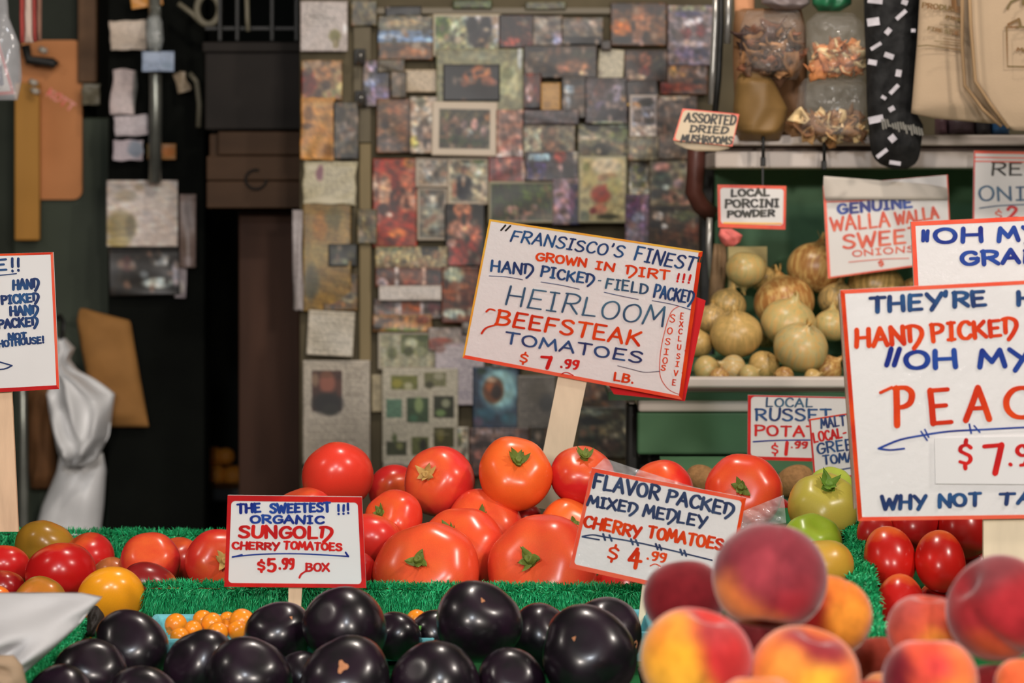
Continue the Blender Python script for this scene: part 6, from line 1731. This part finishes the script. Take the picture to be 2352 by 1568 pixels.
u3 = (1200, 980, 2.666)
p3 = Plane(2.68, 1510, 1210, .00002, -.00004)
S3 = sign('price_sign', 'tilted flavor packed mixed medley cherry tomatoes sign', [(1360, 1074), (1714, 1143), (1668, 1383), (1308, 1303)], p3, [
    ('FLAVOR', (420, 378), (835, 456), 98, 21, 'slate'), ('PACKEd', (868, 464), (1290, 556), 92, 21, 'slate'),
    ('MIXEd', (388, 484), (700, 540), 76, 19, 'slate'), ('MEdLEY', (730, 548), (1125, 625), 82, 19, 'slate'),
    ('CHERRY', (364, 612), (722, 690), 84, 20, 'orange'), ('TOMATOES', (755, 680), (1228, 762), 82, 20, 'orange'),
    ('$', (505, 812), (585, 826), 102, 16, 'orange'), ('4', (634, 864), (728, 880), 138, 25, 'orange'), ('.99', (752, 812), (880, 836), 66, 15, 'orange')],
    edges=[(9, 'salmon'), (8, 'orange'), (10, 'salmon'), (8, 'salmon')], rad=8, card=CARD, tf=u3, seed=6,
    stick=[(1478, 1330), (1494, 1334), (1478, 1452), (1464, 1450)], stickm=STICKP,
    lines=[([[(366, 670), (430, 660), (500, 672), (700, 706), (900, 752), (1160, 815)], [(366, 672), (470, 690)]], 12, 'slate'),
           ([[(494, 655), (506, 692)], [(532, 662), (546, 696)], [(664, 686), (676, 718)], [(694, 692), (708, 724)], [(816, 716), (828, 748)], [(838, 722), (850, 752)], [(966, 750), (978, 782)], [(990, 756), (1002, 788)]], 13, 'slate'),
           ([[(782, 850), (812, 838), (844, 852)]], 8, 'orange')])
fl = Plane(2.70, 1510, 1210, .00002, -.00004)
quad_prism('plastic_sleeve', [(1352, 1086), (1388, 1052), (1448, 1072), (1600, 1120)], fl, -.0005, 0, film_mat('sleeve_film', (.8, .8, .8, 1), .2, .7, 40), S3)
quad_prism('plastic_sleeve', [(1690, 1180), (1800, 1136), (1806, 1200), (1700, 1215)], Plane(2.84), -.0005, 0, film_mat('sleeve_film', (.8, .8, .8, 1), .3), S3)

t6 = (1550, 380, 1.823)
p4_ = Plane(2.48, 2140, 930, -.00001, -.00003)
S4 = sign('price_sign', 'biggest sign, orange bordered, for the peaches', [(1930, 666), (2660, 628), (2668, 1186), (1971, 1196)], p4_, [
    ("THEY'RE", (810, 622), (1312, 592), 78, 21, 'navy'), ('HERE', (1428, 592), (1740, 578), 70, 21, 'navy'),
    ('HANd', (750, 768), (1046, 748), 88, 21, 'orange'), ('PICKEd', (1070, 745), (1440, 712), 84, 20, 'orange'),
    ('"', (862, 892), (934, 892), 128, 22, 'blue', .12), ('OH', (955, 860), (1192, 850), 92, 23, 'blue'), ('My', (1268, 852), (1500, 842), 90, 23, 'blue'), ('GOD"', (1580, 840), (1960, 826), 90, 23, 'blue'),
    ('P', (912, 1100), (1010, 1094), 170, 27, 'orange'), ('E', (1062, 1090), (1172, 1082), 162, 26, 'orange'), ('A', (1208, 1076), (1330, 1070), 152, 26, 'orange'), ('CHES', (1372, 1068), (1960, 1050), 148, 26, 'orange'),
    ('WHY', (858, 1446), (1056, 1440), 66, 18, 'navy'), ('NOT', (1098, 1436), (1288, 1428), 62, 18, 'navy'), ('TAKE', (1350, 1424), (1660, 1414), 60, 18, 'navy')],
    edges=[(9, 'salmon'), (9, 'orange'), (9, 'salmon'), (10, 'orange')], card=CARD, tf=t6, seed=7, thick=.006, stickm=STICKP,
    stick=[(2262, 1150), (2382, 1150), (2382, 1420), (2262, 1420)],
    lines=[([[(852, 1184), (940, 1148), (1040, 1128), (1150, 1112), (1300, 1104), (1500, 1094), (1740, 1090)], [(852, 1184), (900, 1190), (960, 1184)]], 11, 'blue'),
           ([[(1030, 1112), (1056, 1150)], [(1046, 1104), (1062, 1136)], [(1232, 1082), (1240, 1120)], [(1252, 1088), (1276, 1116)]], 7, 'blue'),
           ([[(860, 950), (908, 928)]], 16, 'orange')])
quad_prism('price_patch', [(2146, 1005), (2470, 1000), (2470, 1112), (2148, 1110)], p4_, .0013, .0022, CARD2, S4)
ink = Ink(p4_, .0026)
rr = random.Random(12)
T6 = lambda x, y: (1550 + x / 1.823, 380 + y / 1.823)
ink.word('$', T6(1178, 1262), T6(1252, 1260), 60, 10, rr)
ink.word('7', T6(1278, 1298), T6(1378, 1296), 78, 14, rr)
ink.word('.99', T6(1386, 1262), T6(1560, 1256), 52, 10, rr)
ink.build(INK['red'], S4)
quad_prism('backing_card', [(1926, 676), (1936, 665), (1970, 1160), (1962, 1170)], Plane(2.5), -.006, 0, mat('shabby_board', alb((150, 128, 110), 1.2), .6, .3, var=.2, scale=20), S4)

p5 = Plane(2.62, 2220, 580, 0, -.00003)
sign('price_sign', 'red bordered grape sign standing behind the peach sign', [(2092, 509), (2640, 484), (2640, 690), (2102, 700)], p5, [
    ('"', (2115, 570), (2138, 570), 42, 9, 'blue', .0), ('OH', (2143, 562), (2262, 558), 39, 11, 'blue'), ('My', (2290, 558), (2390, 552), 39, 11, 'blue'), ('GOD"', (2430, 552), (2570, 546), 39, 11, 'blue'),
    ('GRAPES', (2204, 613), (2480, 602), 38, 11, 'blue')], edges=[(10, 'salmon'), (9, 'salmon'), (9, 'salmon'), (10, 'salmon')], card=CARD, seed=8, thick=.005,
    stick=[(2330, 640), (2420, 640), (2420, 1300), (2330, 1300)])

p6 = Plane(4.0, 2035, 520, 0, 0)
sign('price_sign', 'faded sweet onion sign with a plain white top flap', [(1890, 426), (2177, 401), (2186, 600), (1902, 640)], p6, [
    ('GENUINE', (680, 208), (1000, 178), 50, 14, 'blue'), ('WALLA', (650, 278), (905, 258), 66, 12, 'rust'), ('WALLA', (922, 252), (1110, 222), 56, 12, 'rust'), ('SWEET', (700, 354), (1040, 322), 68, 14, 'rust'), ('ONIONS', (742, 384), (1010, 362), 30, 7, 'rust'), ('$', (850, 424), (880, 420), 26, 8, 'rust')],
    edges=[(.5, 'rust'), (3, 'rust'), (4, 'rust'), (6, 'salmon')], card=CARDFAR, tf=t6, seed=9,
    lines=[([[(636, 152), (760, 148), (900, 132), (1140, 108)]], 9, 'rust'), ([[(728, 404), (860, 392), (980, 388)]], 5, 'rust')])
cloth('masking_paper', [(404, 1892, 1892.5), (426, 1891, 2176), (458, 1895, 2178)], 3.992, mat('flap_white', alb((168, 160, 150), 1.5), .6, .3), bulge=.0, fold=.0, label='plain white paper flap along the top of the sweet onion sign', cat='paper', nu=8, nv=6, thick=.001)
p7 = Plane(3.96, 1727, 475, 0, 0)
sign('price_sign', 'small porcini powder sign with an orange frame', [(1648, 424), (1806, 427), (1804, 527), (1650, 522)], p7, [
    ('LOCAL', (232, 134), (400, 130), 36, 11, 'black'), ('PORCINI', (206, 180), (440, 176), 40, 11, 'black'), ('POWDER', (216, 220), (420, 215), 34, 11, 'black')],
    edges=[(7, 'orange'), (6, 'orange'), (9, 'orange'), (6, 'orange')], rad=7, card=CARDFAR, tf=t6, seed=10,
    lines=[([[(205, 240), (320, 242), (445, 243)]], 10, 'yellow')])
pbox('sign_hanger', 1750, 384, 1754, 426, 3.965, .004, BLACKP)
bpy.context.scene.objects['sign_hanger']['label'] = 'thin black hanger above the porcini sign'
bpy.context.scene.objects['sign_hanger']['category'] = 'hanger'
p8 = Plane(4.02, 2300, 430, 0, 0)
sign('price_sign', 'red onion sign at the right edge under the tote bags', [(2237, 346), (2560, 352), (2560, 560), (2234, 560)], p8, [
    ('RED', (2274, 404), (2390, 404), 33, 6, 'black'), ('ONIONS', (2246, 464), (2480, 458), 36, 6, 'thin'), ('$', (2284, 506), (2304, 505), 24, 4, 'rust'), ('2', (2312, 506), (2340, 505), 32, 8, 'red')],
    edges=[(6, 'salmon'), (4, 'red'), (4, 'red'), (3, 'red')], card=CARDFAR, seed=11,
    lines=[([[(2238, 361), (2300, 362), (2560, 366)], [(2238, 370), (2300, 371), (2560, 376)]], 4, 'salmon'), ([[(2250, 478), (2300, 472), (2400, 468)]], 4, 'thin')])
p9 = Plane(3.5, 1820, 980, 0, 0)
sign('price_sign', 'red bordered russet potato sign below the onion shelf', [(1718, 907), (1960, 912), (1960, 1062), (1717, 1055)], p9, [
    ('LOCAL', (1757, 935), (1868, 936), 23, 4.5, 'thin'), ('RUSSET', (1733, 967), (1912, 968), 31, 6, 'navy'), ('POTATO', (1731, 1002), (1910, 1004), 27, 6, 'red'),
    ('$', (1770, 1044), (1790, 1044), 26, 4.5, 'red'), ('1', (1796, 1046), (1814, 1046), 34, 8, 'red'), ('.99', (1814, 1030), (1856, 1030), 18, 5, 'red')],
    edges=[(3, 'red'), (5, 'red'), (8, 'red'), (7, 'red')], rad=9, card=CARDFAR, seed=12,
    lines=[([[(1730, 1014), (1780, 1011), (1860, 1010), (1920, 1011)]], 4.5, 'blue')])
p10 = Plane(3.42, 1905, 1020, 0, 0)
sign('price_sign', 'narrow local green tomato sign wedged behind the peach sign', [(1858, 962), (2040, 934), (2050, 1086), (1870, 1102)], p10, [
    ('MALT', (1885, 985), (1944, 977), 25, 4.5, 'navy'), ('BY', (1948, 976), (1976, 972), 25, 4.5, 'navy'), ('LOCAL-', (1868, 1018), (1948, 1004), 25, 5, 'red'), ('GREEN', (1876, 1044), (1984, 1030), 27, 5, 'navy'), ('TOMATO', (1890, 1068), (2000, 1056), 24, 5, 'navy')],
    edges=[(4, 'orange'), (4, 'orange'), (4, 'red'), (4, 'red')], card=CARDFAR, seed=13, lines=[([[(1930, 1078), (1990, 1068)]], 4, 'navy')])
p11 = Plane(2.9, -20, 740, 0, -.00003)
sign('price_sign', 'cropped hothouse sign at the left edge of the frame', [(-260, 590), (122, 579), (136, 893), (-250, 914)], p11, [
    ('ONE', (-112, 630), (19, 622), 30, 7, 'navy'), ('!!', (23, 626), (50, 624), 34, 6, 'navy'), ('HANd', (28, 667), (92, 663), 26, 6.5, 'navy'), ('PICKEd', (2, 701), (92, 694), 24, 6.5, 'navy'), ('HANd', (22, 727), (90, 723), 25, 6.5, 'navy'), ('PACKEd', (-6, 757), (90, 749), 24, 6.5, 'navy'),
    ('NOT', (18, 782), (64, 779), 18, 6, 'navy'), ('HOTHOUSE!', (-4, 799), (104, 788), 18, 5, 'navy'), ('HOT', (-96, 690), (3, 666), 26, 8, 'orange')],
    edges=[(5, 'orange'), (6, 'salmon'), (9, 'red'), (9, 'red')], card=CARD2, seed=14, stickm=STICK,
    stick=[(-34, 880), (24, 880), (40, 1222), (-20, 1222)], lines=[([[(-20, 633), (10, 631), (38, 628)]], 3.5, 'navy'), ([[(-80, 842), (0, 848), (28, 839)], [(28, 839), (0, 831)]], 4, 'navy')])
p12 = Plane(3.9, 1622, 300, 0, 0)
sign('price_sign', 'small shield shaped dried mushroom sign hung on the shelf end', [(1568, 249), (1698, 262), (1682, 336), (1546, 322)], p12, [
    ('ASSORTED', (1570, 281), (1690, 289), 24, 5, 'black', .1), ('DRIED', (1582, 304), (1672, 309), 19, 5, 'black', .1), ('MUSHROOMS', (1562, 327), (1682, 333), 20, 4.5, 'black', .1)],
    edges=[(2.5, 'salmon'), (2, 'salmon'), (1, 'salmon'), (3, 'salmon')], rad=9, card=mat('cream_card', alb((172, 156, 132), 1.7), .5, .3), seed=15)
cloth('card_edge', [(318, 1546, 1684), (330, 1550, 1682), (342, 1576, 1674), (347, 1600, 1650)], 3.91, mat('cream_card'), bulge=.002, fold=.001, label='rounded cream lower lip of the dried mushroom sign', cat='card', nu=12, nv=5, thick=.002)
p13 = Plane(4.2, 0, 140, 0, 0)
sign('price_sign', 'blurred red edged sign cut by the top left frame edge', [(-180, 60), (-4, 88), (34, 216), (-180, 232)], p13, [
    ('AN', (-40, 200), (10, 196), 50, 10, 'slate')], edges=[(6, 'red'), (7, 'red'), (8, 'orange'), (6, 'red')], card=CARDFAR, seed=16)

# rails above the frame that the hanging goods are tied to
RAILM = mat('galvanised_rail', (.35, .35, .33, 1), .4, .5, metal=.6)
for nm, xa, xb, y, z, lb in (('hanging_rail', .40, 1.62, 3.98, 1.875, 'galvanised rail over the frame that carries bags, sock and totes'), ('hanging_rail', -1.5, -.75, 4.6, 1.915, 'galvanised rail over the frame at the left that carries the striped cloth')):
    g = thing(nm, lb, 'rail', (xa, y, z))
    tube('rod', [(xa, y, z), ((xa + xb) / 2, y, z), (xb, y, z)], .010, RAILM, g)
    for x in (xa + .05, xb - .05):
        tube('drop_wire', [(x, y, z), (x, y, 2.6), (x, y, 3.4)], .002, RAILM, g)
